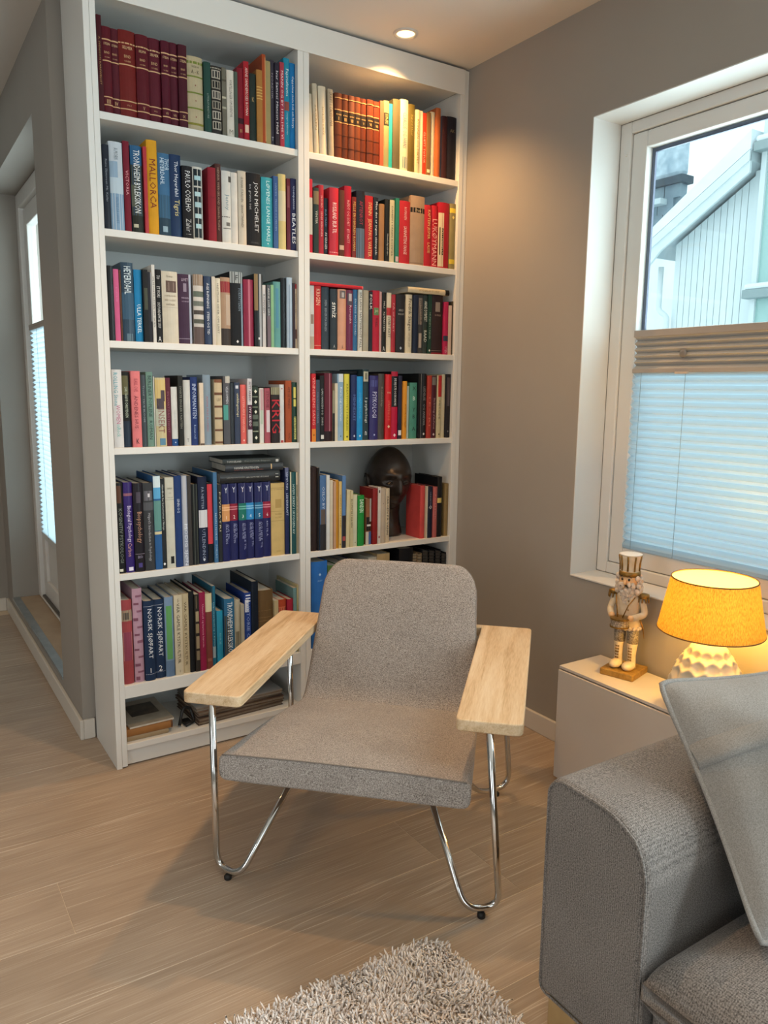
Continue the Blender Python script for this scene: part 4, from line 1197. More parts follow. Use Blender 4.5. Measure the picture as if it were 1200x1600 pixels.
1530 231 305 2a5d94|blue book with sea picture|p:.88:1:cfe0e6:0:1;p:.76:.88:5aa3d0:0:1;p:.42:.74:5f8f8a:0:1;p:.38:.41:cfc59a:0:1
1762 143 296 23282b|black book with white lettering|v:Håndbok for barnevernet i Norge:d0d4d0:.5:.93:.5;h:•:e8e8e8:.05:.6
1911 287 299 cbcabb|cream hardback|h:BARN:6a6a5c:.88:.5;h:OG:6a6a5c:.83:.25;h:UNGDOM:6a6a5c:.78:.6;b:.755:.758:7a7a6a;p:.05:.13:1f1f1c:.4:.8
2207 235 303 1f3a6e|navy blue hardback|v:SINN OG:c9d4e4:.35:.75:.15
2451 185 302 9aa2b5|silver blue hardback with pale letters|p:.4:1:b5b8bf:.2:.8;v:MODIG SJØN:dfe6ee:.7:.47:.46
2642 124 301 3c3836|grey-brown book|
2782 219 272 1b1e20|short black book|p:.0:1:4a5048:.3:.4;p:.0:1:4a5048:.75:.85
3016 310 295 16203a|dark navy book with white label|p:.42:.62:cfd0d4:.05:1;v:PÅ NETTER:8f9ab0:.35:.88:.25;v:UTLENDING:8f9ab0:.35:.4:.34;h:•:c0c8d4:.05:.3
3332 176 274 14161c|black book with long red label|p:.24:.98:c43a44:0:1
3526 138 308 3b6a94|steel blue book|v:NAVN I NORGE:b9cfe0:.4:.55:.3;v:FORLAG:a9c0d4:.4:.2:.15
3681 129 267 23262a|slim black book|v:PSYKIATRI:c9bfa0:.4:.9:.5
3826 278 266 1f2357|navy encyclopedia volume 1 with peach label|p:.52:.74:cf9560:0:1;h:Y:e0e4f0:.92:.35;b:.69:.705:e8b98a;b:.66:.675:e8b98a;h:1:f5e6d6:.57:.22;p:.74:1:8a8fb0:.75:.79;v:FRA A TIL BEG:a0a6c8:.25:.48:.25;v:OG TIL:9aa0c4:.22:.48:.2;o:.25
4120 291 266 1f2357|navy encyclopedia volume 2 with crimson label|p:.52:.74:8a2034:0:1;h:Y:e0e4f0:.92:.35;b:.69:.705:c9808c;b:.66:.675:c9808c;h:2:f5e0e0:.57:.22;p:.74:1:8a8fb0:.75:.79;v:FRA BEH TIL DYN:a0a6c8:.25:.48:.25;v:OG TIL:9aa0c4:.22:.48:.2;o:.25
4421 281 266 1f2357|navy encyclopedia volume 3 with green label|p:.52:.74:1c6f62:0:1;h:Y:e0e4f0:.92:.35;b:.69:.705:6ab0a4;b:.66:.675:6ab0a4;h:3:e0f0ea:.57:.22;p:.74:1:8a8fb0:.75:.79;v:FRA DYP TIL HEI:a0a6c8:.25:.48:.2;v:OG HELE TIL:9aa0c4:.22:.48:.35;o:.25
4713 291 265 1f2357|navy encyclopedia volume 4 with sky label|p:.52:.74:2f86c0:0:1;h:Y:e0e4f0:.92:.35;b:.69:.705:8ac4e6;b:.66:.675:8ac4e6;h:4:e0f0fa:.57:.22;p:.74:1:8a8fb0:.75:.79;v:FRA HEK TIL MOR:a0a6c8:.25:.48:.2;v:OG HELE TIL:9aa0c4:.22:.48:.32;o:.25
5014 312 265 1f2357|navy encyclopedia volume 5 with blue label|p:.52:.74:1f6690:0:1;h:Y:e0e4f0:.92:.35;b:.69:.705:7aaccb;b:.66:.675:7aaccb;h:5:e0f0fa:.57:.22;p:.74:1:8a8fb0:.75:.79;v:FRA MOS TIL RIM:a0a6c8:.25:.48:.25;v:OG HELE TIL:9aa0c4:.22:.48:.35;o:.25
5340 299 265 1f2357|navy encyclopedia volume 6 with red label|p:.52:.74:8f1d38:0:1;h:Y:e0e4f0:.92:.35;b:.69:.705:cf8090;b:.66:.675:cf8090;h:6:f5e0e4:.57:.22;p:.74:1:8a8fb0:.75:.79;v:RIN TIL Å:a0a6c8:.25:.48:.2
5653 523 258 c9ad70|thick straw-coloured volume|b:.91:.915:8a7440;b:.93:.935:8a7440;p:.66:.78:a98e54:.3:.75;b:.61:.613:8a7440;b:.48:.483:8a7440;h:SAGAENE:8a7440:.575:.5;h:OG DIKT:8a7440:.53:.5;h:NORSK:9a8450:.06:.3
6182 154 311 1f2850|tall navy book|v:SAMFUNN   LEDERKRAFT:b5bfd8:.5:.95:.5;p:.9:1:5a6080:.0:.9
6347 242 295 1f4f52|dark teal book with cream edge|p:.0:1:c9c4ac:0:.17;v:HVEM SKREV I SKYGGEN AV:b9d0cc:.35:.85:.6
6589 92 293 9c9378|mottled beige book|p:.85:1:cfc0a8:.1:.7;v:KILDER:c9c0a4:.4:.7:.3
@R5
7208 240 309 2f211f|dark brown book|
7453 86 305 1a1718|thin black book|
7551 243 277 4a6f9e|blue book with photo foot|p:.0:.35:2a2a2e:0:1;v:OSLO BY:c9d4e4:.4:.85:.3;p:.35:.55:5a4f4a:.1:.9
7805 134 277 d5d8d6|thin white book|
7957 129 257 d0c5ae|slim cream book|
8097 106 251 c0977a|slim pinkish tan book|
8209 136 256 c98f2e|mustard book|
8351 119 250 d9b872|yellow-cream book|v:KJENN DITT LAND:8a6a30:.45:.8:.5;h:•:4a3a1a:.06:.4
8482 149 272 5a80b0|blue book with dark foot|p:.0:.45:2c2a30:0:1;p:.1:.16:a04a4a:.1:.9
8649 162 217 d0c49c|worn cream book|l:1
8818 121 214 c9bd94|cream book with dark lettering|v:BLOMSTER I HAGEN:3d382c:.6:.85:.5
8957 195 197 cfcdb0|pale green-white book|h:•:5a5a48:.08:.2
9164 277 193 1f8a3a|bright green book|v:DANDEN:e0f2e0:.6:.92:.25
9564 249 177 8a5a3c|small patterned tan book|p:.3:.6:1f1d1c:.1:.9;p:.4:.44:d0cfc8:.2:.9;p:.0:.28:48669a:.5:1;p:.0:.28:bfb8a8:0:.45;p:.5:1:a9aaa6:.65:1
9826 220 215 8a2424|red book|
10046 127 219 d0c9c0|white spotted book|p:.9:.95:2a2020:.3:.7;p:.1:.14:7a2020:.3:.7
10179 249 215 b8a894|beige hardback|h:•:6a5a50:.72:.15
10434 173 212 c9b89c|cream book with black lettering|v:FARGEN PÅ VANN:2a241e:.6:.85:.7
12076 225 212 c84a48|light red hardback with dark side|
12315 69 209 cfc4ac|thin cream book|
12390 234 208 1c2238|navy book with white ring|h:O:d9dce0:.6:.8;h:•:d9dce0:.6:.12;v:SINNETS:8a92a8:.2:.9:.25
12645 208 205 b5625f|rose book|v:POLITISK:c98a86:.35:.85:.5
12874 224 244 17181c|tall black book with tan label|p:.57:.65:c9b46a:.0:.9
13254 185 214 8f7a52|olive tan book|v:HISTORIENES BOK:6a5836:.3:.9:.4
@L6
378 334 282 a1484c|rose red hardback with picture band|p:.75:.88:9c8a72:0:1;p:.77:.85:5a5048:.15:.7;p:.28:.62:8c4256:.12:.88;p:.28:.62:c08a80:.08:.12;p:.28:.62:c08a80:.88:.92
741 309 315 b892a2|lilac patterned hardback|p:.02:.06:7a4a5c:.1:.5;p:.1:.12:86586a:.3:.95;p:.17:.2:7a4a5c:.05:.6;p:.26:.28:86586a:.4:.95;p:.34:.36:7a4a5c:.05:.5;p:.42:.45:86586a:.35:.95;p:.5:.52:7a4a5c:.1:.6;p:.58:.6:86586a:.4:.95;p:.66:.69:7a4a5c:.05:.5;p:.75:.77:86586a:.4:.9;p:.83:.85:7a4a5c:.1:.6;p:.91:.93:86586a:.3:.9
1066 329 271 1a2f4d|navy nautical volume one|v:NORSK SJØFART:d9dce0:.55:.9:.62;h:1:e6e6e6:.13:.25;b:.08:.083:c9ccd4;b:.93:.933:c9ccd4
1401 352 270 1a2f4d|navy nautical volume two|v:NORSK SJØFART:d9dce0:.55:.9:.62;h:2:e6e6e6:.13:.35;b:.08:.083:c9ccd4;b:.93:.933:c9ccd4
1759 292 274 7a93b0|blue-grey hardback with green strip|p:.22:.89:5f9a5c:.15:.8;p:.0:.2:5f7794:0:1
2066 280 277 cfc3a8|cream volume one with dark lettering|v:VÅR GAMLE KYSTKULTUR:4d4436:.5:.9:.75;h:1:4d4436:.05:.15;v:VÅR:7a6a50:.25:.96:.05
2353 230 277 bfae8c|tan volume two with dark lettering|v:VÅR GAMLE KYSTKULTUR:5d4d34:.5:.9:.8
2582 175 283 121417|black hardback|
2757 160 271 2f2a26|dark book with beige pattern|p:.65:.78:9a8a6c:.2:.9;p:.5:.62:8a7a5c:.2:.9;p:.3:.46:94846a:.2:.9;p:.15:.27:7d6f58:.2:.9;p:.82:.98:6a5c48:.3:.5
2923 219 275 8d1f44|crimson book|v:Universell og barnets historie:d99ab0:.35:.85:.55
3149 237 267 7a3f36|brown book with cream head|p:.76:1:c9bd98:0:1;p:.1:.14:8f5a48:.2:.8
3389 134 290 24647c|teal hardback|v:Helge Liv på landet og:a9ccd4:.35:.8:.35;v:i byen:a0c4cc:.3:.42:.15;p:.12:.26:8fa0a4:.1:.8;p:.8:1:1c3a48:.0:.3
3558 228 199 2a8cab|turquoise book|v:NORGE:7fc4d4:.25:.6:.2
3820 372 239 2b6488|blue-topped city hardback with white title|p:.0:.75:403f38:0:.5;v:TRONDHEIM BYLEKSIKON:e0e4e4:.5:.95:.8
4211 216 229 b9b19a|cream picture book|p:.1:.5:6d6450:.2:.8
4430 123 211 aaa593|short grey book|
4571 255 250 24418c|blue book with white title|p:.72:.9:d9dce4:.1:.6;v:HISTORIE OG MER:8fa4d4:.45:.85:.8;v:III:e8ecf4:.7:.97:.1
4833 258 288 15202f|tall navy black hardback|
5102 581 249 6a5233|thick brown volume|b:.7:.705:8a6e48;b:.6:.605:8a6e48;b:.55:.555:8a6e48
5691 163 207 bfae88|cream small book|
5873 326 206 b54c30|rust orange book|p:.0:.85:4a2426:0:1;p:.75:.87:d06c4c:.1:.9
6219 233 204 a0233a|red book|
6472 137 242 6f9090|tall teal-grey book|
6613 68 253 b9ae84|tall cream book|v:KART:7a9a5c:.4:.8:.3
@R6
7207 658 330 2f6db8|bright blue box file|h:♦:a9c8ea:.85:.15;p:.1:.4:7aa9dc:.4:1;h:ARKIV:8ab4e0:.78:.3
7882 420 310 4c6a34|green hardback|
8320 469 308 c9c3ae|cream patterned hardback|p:.85:.97:6a6456:.1:.9;p:.88:.94:c9c3ae:.3:.7
8802 403 308 6a6c9c|lavender book|
9223 460 289 2b2b2b|black book|
9696 371 319 b3ada0|pale grey hardback|
10080 586 328 b59a6e|tan volume|
10698 364 278 26282c|charcoal book|
11076 661 339 15171c|black hardback|
"""
rng = random.Random(4)
row = None
HTS = {}
for line in BOOKS.strip().split('\n'):
    if line[0] == '@':
        side, ri = line[1], int(line[2]) - 1
        i = 0
        continue
    a = line.split('|')
    x, w, h, col = a[0].split()
    x, w, h = float(x) / 1e4, float(w) / 1e4, float(h) / 1e3
    sidew = 'left' if side == 'L' else 'right'
    o = ORD[i]
    pos = f'{o} book' if o == 'leftmost' else f'{o} from left'
    lab = f'{a[1]}, {pos} on {ROWN[ri]} shelf of {sidew} bookcase'
    ex = a[2]
    lean = 0.0
    keep = []
    for e in ex.split(';'):
        if e.startswith('l:'):
            lean = float(e[2:])
        elif e:
            keep.append(e)
    d = min(.205, max(.105, h * .66 + rng.uniform(-.012, .012)))
    if side == 'R' and ri == 4 and .93 < x < 1.25:
        d = min(d, .07 if x > 1.0 and x < 1.2 else .10)
    yf = .010 + rng.uniform(-.003, .007) + (.004 if h < .19 else 0)
    thick = w > .017
    make_book(lab, x + .0003, w - .0006, ROW[ri] + .0003, h, d, yf, col, ';'.join(keep),
              f'books on the {ROWN[ri]} shelf of the {sidew} bookcase', hard=thick, lean=lean, rng=rng)
    HTS.setdefault((side, ri), []).append((x, w, h))
    i += 1


def lying_book(label, x0, x1, z, th, yf, d, col, ex='', rz=0.0, group=None, pages_left=True, hard=True):
    """a book lying flat with its spine to the front"""
    t = make_book(label, -th / 2, th, 0, x1 - x0, d, 0, col, ex, group, hard=hard, rng=rng)
    # standing book turned onto its side: book's own height runs along -X
    t.rotation_euler = (0, -PI / 2, rz)
    t.location = (x1, yf, z + th / 2)
    return t


def top_of(side, ri, a, b):
    return ROW[ri] + max(h for x, w, h in HTS[(side, ri)] if x < b and x + w > a)


zt = top_of('R', 2, .717, .93)
lying_book('slim bright red book lying flat across books on third shelf of right bookcase', .715, .930, zt + .0008, .011, .008, .16, 'b8202e', 'b:.0:.02:d86a6a')
zt = top_of('R', 2, 1.13, 1.32)
lying_book('cream hardback lying flat on dark books, third shelf of right bookcase', 1.128, 1.322, zt + .0008, .020, .010, .15, 'cdbfa0', 'b:.0:.1:17181a;v:SKYGGEN AV ET DRAP:8a7a50:.35:.75:.5')
zt = top_of('L', 4, .378, .6)
zz = zt + .0008
lying_book('thick black book lying at the bottom of the flat stack on the encyclopedias', .378, .598, zz, .036, .012, .15, '2c2d2e', 'v:ASBJØRN KRISTIANSEN:8a8a86:.16:.9:.3;v:MIN HISTORIE SÅ LANG:b0b0aa:.16:.58:.38;p:.03:.08:c9c9c4:.35:.7', group='flat stack above the encyclopedias')
zz += .0366
lying_book('dark grey book in the middle of the flat stack on the encyclopedias', .402, .612, zz, .025, .016, .16, '35383c', 'v:HANNE KRISTENSEN:c6c6c0:.3:.85:.42;v:om å leve og dele:a0584c:.2:.85:.5;o:-.3;p:.2:.22:c9a97a:.2:.9', rz=-.05, group='flat stack above the encyclopedias')
zz += .0256
lying_book('grey-green book on top of the flat stack above the encyclopedias', .394, .600, zz, .018, .02, .15, '3a3f3e', 'v:TOM EGELAND:c6c9c4:.35:.93:.25;v:Den trettende disippelen:8a8f8a:.35:.62:.45;p:.02:.07:c9c9c4:.2:.7', rz=-.04, group='flat stack above the encyclopedias')
zt = top_of('R', 3, .816, .93)
lying_book('thin black book lying flat behind on fourth shelf of right bookcase', .818, .930, zt + .0008, .011, .05, .12, '14161a')

# spiral notebooks standing on the sixth shelf of the right unit
M_coil = mat('black_coil', '1c1c1e', .35, .6)


def notebook(label, x, w, h, col, yf=.012):
    t = empty('spiral_notebook', (x + w / 2, yf, ROW[5] + .0004), 0, label, 'notebook', 'spiral notebooks on the sixth shelf')
    d = .155
    MB().box(-w / 2, -w / 2 + .0015, .006, d, 0, h).build('front_cover', book_mat(col, False), t)
    MB().box(w / 2 - .0015, w / 2, .006, d, 0, h).build('back_cover', book_mat(col, False), t)
    MB().box(-w / 2 + .0017, w / 2 - .0017, .008, d - .002, .002, h - .006).build('page_block', mat('shaded_notebook_pages_' + col, '3f3c38' if col == '16181d' else '8f7f66', .9), t)  # page colour darkened to paint in the shade on the page tops
    mb = MB()
    n = int(h / .0125)
    for i in range(n):
        z = .01 + (h - .02) * i / (n - 1)
        r = w * .5
        path = [(r * math.cos(q * 2 * PI / 10), .006 + .007 * math.sin(q * 2 * PI / 10), z) for q in range(10)]
        mb.tube(path, .0011, 4, closed=True)
    mb.build('coil', M_coil, t, True)
    return t


xx = 1.1745
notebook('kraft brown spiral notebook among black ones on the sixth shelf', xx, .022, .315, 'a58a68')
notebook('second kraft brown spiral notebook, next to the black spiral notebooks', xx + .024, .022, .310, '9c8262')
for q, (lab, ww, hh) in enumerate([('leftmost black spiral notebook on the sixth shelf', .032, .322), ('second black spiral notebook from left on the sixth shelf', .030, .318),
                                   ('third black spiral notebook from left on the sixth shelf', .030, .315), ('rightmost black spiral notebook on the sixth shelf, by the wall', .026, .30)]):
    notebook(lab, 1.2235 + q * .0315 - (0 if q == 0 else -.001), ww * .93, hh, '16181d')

# bottom shelf: two flat books with a magazine, and a pile of folders
zb = ROW[6] + .0004
lying_book('worn tan book lying at the bottom of the left pile on the bottom shelf', .040, .178, zb, .016, .018, .19, 'a08a6a', group='left pile on the bottom shelf')
lying_book('orange-brown edged book in the middle of the left pile on the bottom shelf', .038, .192, zb + .0166, .024, .016, .21, '9a6a3a', 'b:.0:.04:5a3a22', group='left pile on the bottom shelf')
mg = empty('magazine', (.122, .128, zb + .0414), .03, 'magazine with a dark photo lying on the left pile, bottom shelf', 'magazine')
MB().box(-.074, .074, -.105, .105, 0, .006).build('page_block', M_pages, mg)
MB().box(-.0745, .0745, -.1055, .1055, .006, .0068).build('front_cover', mottled('magazine_cover', 'a59c8c', '8d8474', 18, .4), mg)
MB().box(-.045, .05, -.03, .07, .0068, .0072).build('cover_photo', mottled('magazine_photo', '1f1d1b', '5a4f44', 30, .35), mg)
random.seed(3)
for q, (lab, dz, col) in enumerate([('dark brown folder at the bottom of the folder pile on the bottom shelf', 0, '5d4a3e'), ('brown folder second from bottom of the folder pile', .0125, '6a5548'),
                                    ('brown folder in the middle of the folder pile', .025, '54443a'), ('brown folder second from top of the folder pile', .0375, '6d584a'),
                                    ('grey-topped folder on top of the folder pile on the bottom shelf', .05, '8a857e')]):
    f = empty('folder', (.445 + random.uniform(-.008, .008), .125, zb + dz + .0002), random.uniform(-.06, .06) + .05, lab, 'folder', 'folder pile on the bottom shelf')
    MB().box(-.165, .165, -.1, .1, 0, .0018).build('lower_cover', book_mat(col, False), f)
    MB().box(-.165, .165, -.1, .1, .0102, .012).build('upper_cover', book_mat('8b8a88' if q == 4 else col, False), f)
    MB().box(-.162, .162, -.097, .098, .0019, .0101).build('paper_sheets', mottled('old_paper', '7a6a58', '8f7f6c', 60, .9), f)
st = empty('camera_strap', (.252, .06, zb), 0, 'black folded strap case lying left of the folder pile', 'strap')
MB().tube(fillet([(-.03, -.02, .006), (-.01, .0, .06), (.02, .015, .05), (.028, -.01, .006), (-.01, -.03, .006)], .02), .0055, 8).build('strap_loop', mat('black_leather', '1d1c1c', .5), st, True)
MB().box(-.012, .015, -.02, .02, .0, .012).build('buckle', M_black, st, bevel=.003)

# ------------------------------------------------------------------ bronze bust on the fifth shelf
bz = empty('bust', (1.142, .146, ROW[4] + .0004), math.radians(-10), 'dark bronze bust of a bald head on the fifth shelf of the right bookcase', 'bust')
M_bronze = mottled('dark_bronze', '29231f', '463a33', 14, .33, .5, 50, metal=.4)


def head_mesh():
    mb = MB()
    seg, rings = 72, 60
    vs = []

    def g(x, s):
        return math.exp(-(x / s) ** 2)
    ZC_, A, B_, Cc = .232, .080, .104, .128      # centre height, half width, half depth, half height
    for i in range(rings + 1):
        p = -PI / 2 + PI * i / rings
        for k in range(seg):
            a = 2 * PI * k / seg            # a = -90deg is the face (-Y)
            cx, sy_, sz = math.cos(p) * math.cos(a), math.cos(p) * math.sin(a), math.sin(p)
            x, y, z = A * cx, B_ * sy_, Cc * sz
            # cranium fuller at the back and top, jaw narrower
            if z < 0:
                x *= 1 - .30 * min(1, -z / Cc) ** 1.3
                y *= 1 - .22 * min(1, -z / Cc) if y > 0 else 1 - .10 * min(1, -z / Cc)
            else:
                x *= 1 + .06 * g(z - .05, .05)
                if y > 0:
                    y *= 1.06
            front = max(0, -sy_)
            fx = front ** 1.5
            # brow, eye sockets, nose, lips, chin, cheekbones
            y -= fx * .016 * g(z - .024, .013) * g(x, .05)
            y += fx * .024 * (g(x - .031, .017) + g(x + .031, .017)) * g(z - .002, .012)
            y -= fx * .007 * (g(x - .031, .010) + g(x + .031, .010)) * g(z - .001, .006)
            if -.050 < z < .02:
                tnose = (.02 - z) / .07
                y -= fx * (.010 + .030 * tnose) * g(x, .011 + .006 * tnose)
            else:
                y -= fx * .040 * g(z + .050, .007) * g(x, .015) if z < -.05 else 0
            y -= fx * .013 * g(z + .073, .006) * g(x, .024)
            y += fx * .008 * g(z + .081, .003) * g(x, .024)
            y -= fx * .013 * g(z + .089, .006) * g(x, .021)
            y -= fx * .018 * g(z + .115, .012) * g(x, .024)
            x *= 1 + .06 * g(z + .025, .02) * front
            vs.append((x, y, ZC_ + z))
    fs = []
    for i in range(rings):
        for k in range(seg):
            q = (k + 1) % seg
            fs.append((i * seg + k, i * seg + q, (i + 1) * seg + q, (i + 1) * seg + k))
    mb.add(vs, fs)
    # neck flowing to its cut foot
    mb.lathe([(.058, 0), (.060, .01), (.052, .05), (.049, .09), (.052, .13), (.056, .17)], 40, 0, .022, True, 1.0, 1.12)
    for s in (-1, 1):
        mb.ball((s * .082, .012, .218), (.009, .020, .034), 12, 10)
        mb.tube([(s * .088, .026, .24), (s * .091, .012, .252), (s * .089, -.004, .238), (s * .085, -.002, .212), (s * .083, .004, .190)], [.004, .005, .005, .005, .006], 8)
    return mb


head_mesh().build('head', M_bronze, bz, True)
bz.scale = (1.06, 1.0, 1.0)
mb = MB()
for s in (-1, 1):
    mb.tube([(s * .046, -.089, .224), (s * .032, -.0945, .2305), (s * .017, -.091, .222)], .0022, 6)
    mb.tube([(s * .046, -.088, .222), (s * .032, -.094, .217), (s * .017, -.090, .221)], .0018, 6)
mb.build('eyelids', M_bronze, bz, True)

# ------------------------------------------------------------------ armchair (turned 45 degrees)
ch = empty('armchair', (.515, -.757, 0), -PI / 4, 'grey upholstered armchair with oak arms and chrome hairpin legs', 'armchair')
# local x = viewer's left->right, local y = towards the back
prof = [(-.372, .358, .297), (-.30, .351, .292), (-.2, .341, .287), (-.08, .326, .280), (.03, .309, .273), (.10, .298, .267),
        (.150, .297, .263), (.182, .316, .259), (.203, .355, .256), (.222, .405, .252), (.245, .465, .248), (.272, .530, .243),
        (.296, .586, .240), (.312, .620, .2385)]
TH = [.062, .062, .062, .062, .062, .060, .056, .054, .052, .05, .05, .05, .048, .046]
for a_, t_ in ((15, .046), (30, .046), (45, .045), (58, .044), (68, .041), (76, .036), (83, .028), (88, .016)):
    # rounded upper corners
    zz_ = .620 + .086 * math.sin(math.radians(a_))
    prof.append((.312 + (zz_ - .62) * .52, zz_, .2385 - .075 + .075 * math.cos(math.radians(a_))))
    TH.append(t_)


def section(i):
    v, z, hwid = prof[i]
    a = prof[max(i - 1, 0)]
    b = prof[min(i + 1, len(prof) - 1)]
    tv, tz = b[0] - a[0], b[1] - a[1]
    l_ = math.hypot(tv, tz)
    nv, nz = -tz / l_, tv / l_            # normal on the sitter's side
    t = TH[i] / 2
    n = 40
    out = []
    rr = min(t * .82, .024)
    base = [(hwid, -t), (hwid, t), (-hwid, t), (-hwid, -t)]
    rp = round_poly(base, [rr, rr * .7, rr * .7, rr], 4)
    # extra points along the long sides keep the surface smooth
    pts = []
    for k in range(len(rp)):
        p, q = rp[k], rp[(k + 1) % len(rp)]
        pts.append(p)
        if abs(p[0] - q[0]) > .2:
            for s_ in range(1, 10):
                pts.append((p[0] + (q[0] - p[0]) * s_ / 10, p[1]))
    for u, w in pts:
        crown = .006 * (1 - (u / hwid) ** 2) * (1 if w > 0 else 0)
        out.append((u, v + nv * (w + crown), z + nz * (w + crown)))
    return out


def loft(i0, i1, cap0, cap1):
    mb = MB()
    vs = []
    secs = [section(i) for i in range(i0, i1 + 1)]
    n = len(secs[0])
    for s_ in secs:
        vs += s_
    fs = []
    for i in range(len(secs) - 1):
        for k in range(n):
            q = (k + 1) % n
            fs.append((i * n + k, i * n + q, (i + 1) * n + q, (i + 1) * n + k))
    if cap0:
        fs.append(tuple(range(n - 1, -1, -1)))
    if cap1:
        fs.append(tuple(range((len(secs) - 1) * n, len(secs) * n)))
    return mb.add(vs, fs)


loft(0, 6, True, False).build('seat', M_chairfab, ch, 'auto', bevel=.006, seg=3, angle=60)
loft(6, len(prof) - 1, False, True).build('backrest', M_chairfab, ch, 'auto', angle=70)
# seams: front edge of the seat and around the back
M_seam = mat('chair_seam', '7d756e', .9)
sec0 = section(0)
top0 = sorted([p for p in sec0 if p[2] > .375 and abs(p[0]) < .29], key=lambda p: p[0])
MB().tube([(p[0], p[1] + .0005, p[2] + .0004) for p in top0], .0016, 6).build('seam', M_seam, ch, True)
path = []
for i in range(5, len(prof)):
    s_ = section(i)
    path.append(max(s_, key=lambda p: p[0] * 1.0 - p[1] * .5))
path2 = [(-p[0], p[1], p[2]) for p in reversed(path)]
MB().tube(path + path2, .0014, 6).build('seam', M_seam, ch, True)

for s in (-1, 1):
    # arm board with a tongue reaching behind the back
    pts = [(.254, -.335), (.403, -.335), (.403, .375), (.205, .375), (.205, .347), (.252, .347)]
    rad = [.018, .018, .016, .004, .004, .006]
    pts = round_poly([(s * p[0], p[1]) for p in pts], rad, 4)
    if s < 0:
        pts.reverse()
    MB().prism(pts, .492, .520).build('armrest', M_arm, ch, 'auto', bevel=.004, seg=3, angle=50)
    for e in ('front', 'rear'):
        if e == 'front':
            p = [(s * .330, -.325, .493), (s * .362, -.250, .012 + .0085), (s * .285, -.285, .012 + .0085), (s * .150, -.150, .300)]
            pad = (s * .322, -.273)
        else:
            p = [(s * .325, .225, .493), (s * .356, .335, .012 + .0085), (s * .275, .26, .012 + .0085), (s * .12, .02, .283)]
            pad = (s * .318, .298)
        leg = MB().tube(fillet(p, .055 if e == 'front' else .06, 10), .0085, 14).build('leg', M_chrome, ch, True)
        MB().lathe([(.009, 0), (.010, .002), (.010, .009), (.006, .013)], 14, pad[0], pad[1]).build('foot_pad', M_black, leg, True)
MB().tube([(-.15, -.150, .293), (.15, -.150, .293)], .008, 10).build('cross_bar', M_chrome, ch, True)
MB().tube([(-.12, .02, .277), (.12, .02, .277)], .008, 10).build('cross_bar', M_chrome, ch, True)

# ------------------------------------------------------------------ rug
RX0, RX1, RY0_, RY1_ = -1.70, .395, -2.75, -1.150
rg = empty('shag_rug', ((RX0 + RX1) / 2, (RY0_ + RY1_) / 2, 0), math.radians(-1.5), 'cream long-pile shag rug on the oak floor in front of the armchair', 'rug')
rw, rh = RX1 - RX0, RY1_ - RY0_
MB().prism(round_poly([(-rw / 2, -rh / 2), (rw / 2, -rh / 2), (rw / 2, rh / 2), (-rw / 2, rh / 2)], .06, 6), .0005, .008).build('rug_backing', mat('rug_backing', 'b9ab99', .95), rg)


def pile():
    rs = np.random.RandomState(8)
    sp_ = .0056
    gx, gy = np.meshgrid(np.arange(-rw / 2 + .006, rw / 2 - .004, sp_), np.arange(-rh / 2 + .006, rh / 2 - .004, sp_))
    x = gx.ravel() + rs.uniform(-.003, .003, gx.size)
    y = gy.ravel() + rs.uniform(-.003, .003, gx.size)
    # rounded corners
    dx = np.maximum(np.abs(x) - (rw / 2 - .06), 0)
    dy = np.maximum(np.abs(y) - (rh / 2 - .06), 0)
    ok = dx * dx + dy * dy < .06 ** 2
    x, y = x[ok], y[ok]
    n = x.size
    # clumpy lean field + random lean
    fx = .35 * np.sin(x * 31 + 2 * np.sin(y * 23)) + .35 * np.sin(y * 41 + x * 13) + rs.normal(0, .55, n)
    fy = .35 * np.sin(y * 29 + 2 * np.sin(x * 19)) + .35 * np.cos(x * 37 - y * 11) + rs.normal(0, .55, n) - .25
    # strands at the border lean outwards
    fx += np.clip((np.abs(x) - rw / 2 + .02) * 40, 0, 1) * np.sign(x)
    fy += np.clip((np.abs(y) - rh / 2 + .02) * 40, 0, 1) * np.sign(y)
    ln = rs.uniform(.014, .025, n)
    r = rs.uniform(.0020, .0031, n)
    lev = [(0, 0.006, 1.0), (.45, 0, 1.05), (.85, 0, .95), (1.0, 0, .5)]
    V = np.zeros((n, 4, 3, 3))
    sway = rs.uniform(0, 2 * PI, n)
    for j, (t, _, rs_) in enumerate(lev):
        hx = x + fx * ln * .55 * t ** 1.6 + .002 * np.sin(sway + t * 4)
        hy = y + fy * ln * .55 * t ** 1.6 + .002 * np.cos(sway + t * 4)
        hz = .006 + ln * t * (1 - .22 * t * np.minimum(fx * fx + fy * fy, 2))
        for k in range(3):
            a = sway + k * 2 * PI / 3
            V[:, j, k, 0] = hx + r * rs_ * np.cos(a)
            V[:, j, k, 1] = hy + r * rs_ * np.sin(a)
            V[:, j, k, 2] = hz
    V = V.reshape(-1, 3)
    base = (np.arange(n) * 12)[:, None]
    pat = []
    for j in range(3):
        for k in range(3):
            q = (k + 1) % 3
            pat.append([j * 3 + k, j * 3 + q, j * 3 + 3 + q, j * 3 + 3 + k])
    Fq = (base[:, None, :] + np.array(pat)[None]).reshape(-1, 4)
    me = bpy.data.meshes.new('rug_pile')
    me.vertices.add(len(V))
    me.vertices.foreach_set('co', V.ravel())
    me.loops.add(Fq.size)
    me.loops.foreach_set('vertex_index', Fq.ravel().astype(np.int32))
    me.polygons.add(len(Fq))
    me.polygons.foreach_set('loop_start', np.arange(0, Fq.size, 4, dtype=np.int32))
    me.polygons.foreach_set('use_smooth', np.ones(len(Fq), dtype=bool))
    me.update(calc_edges=True)
    return me


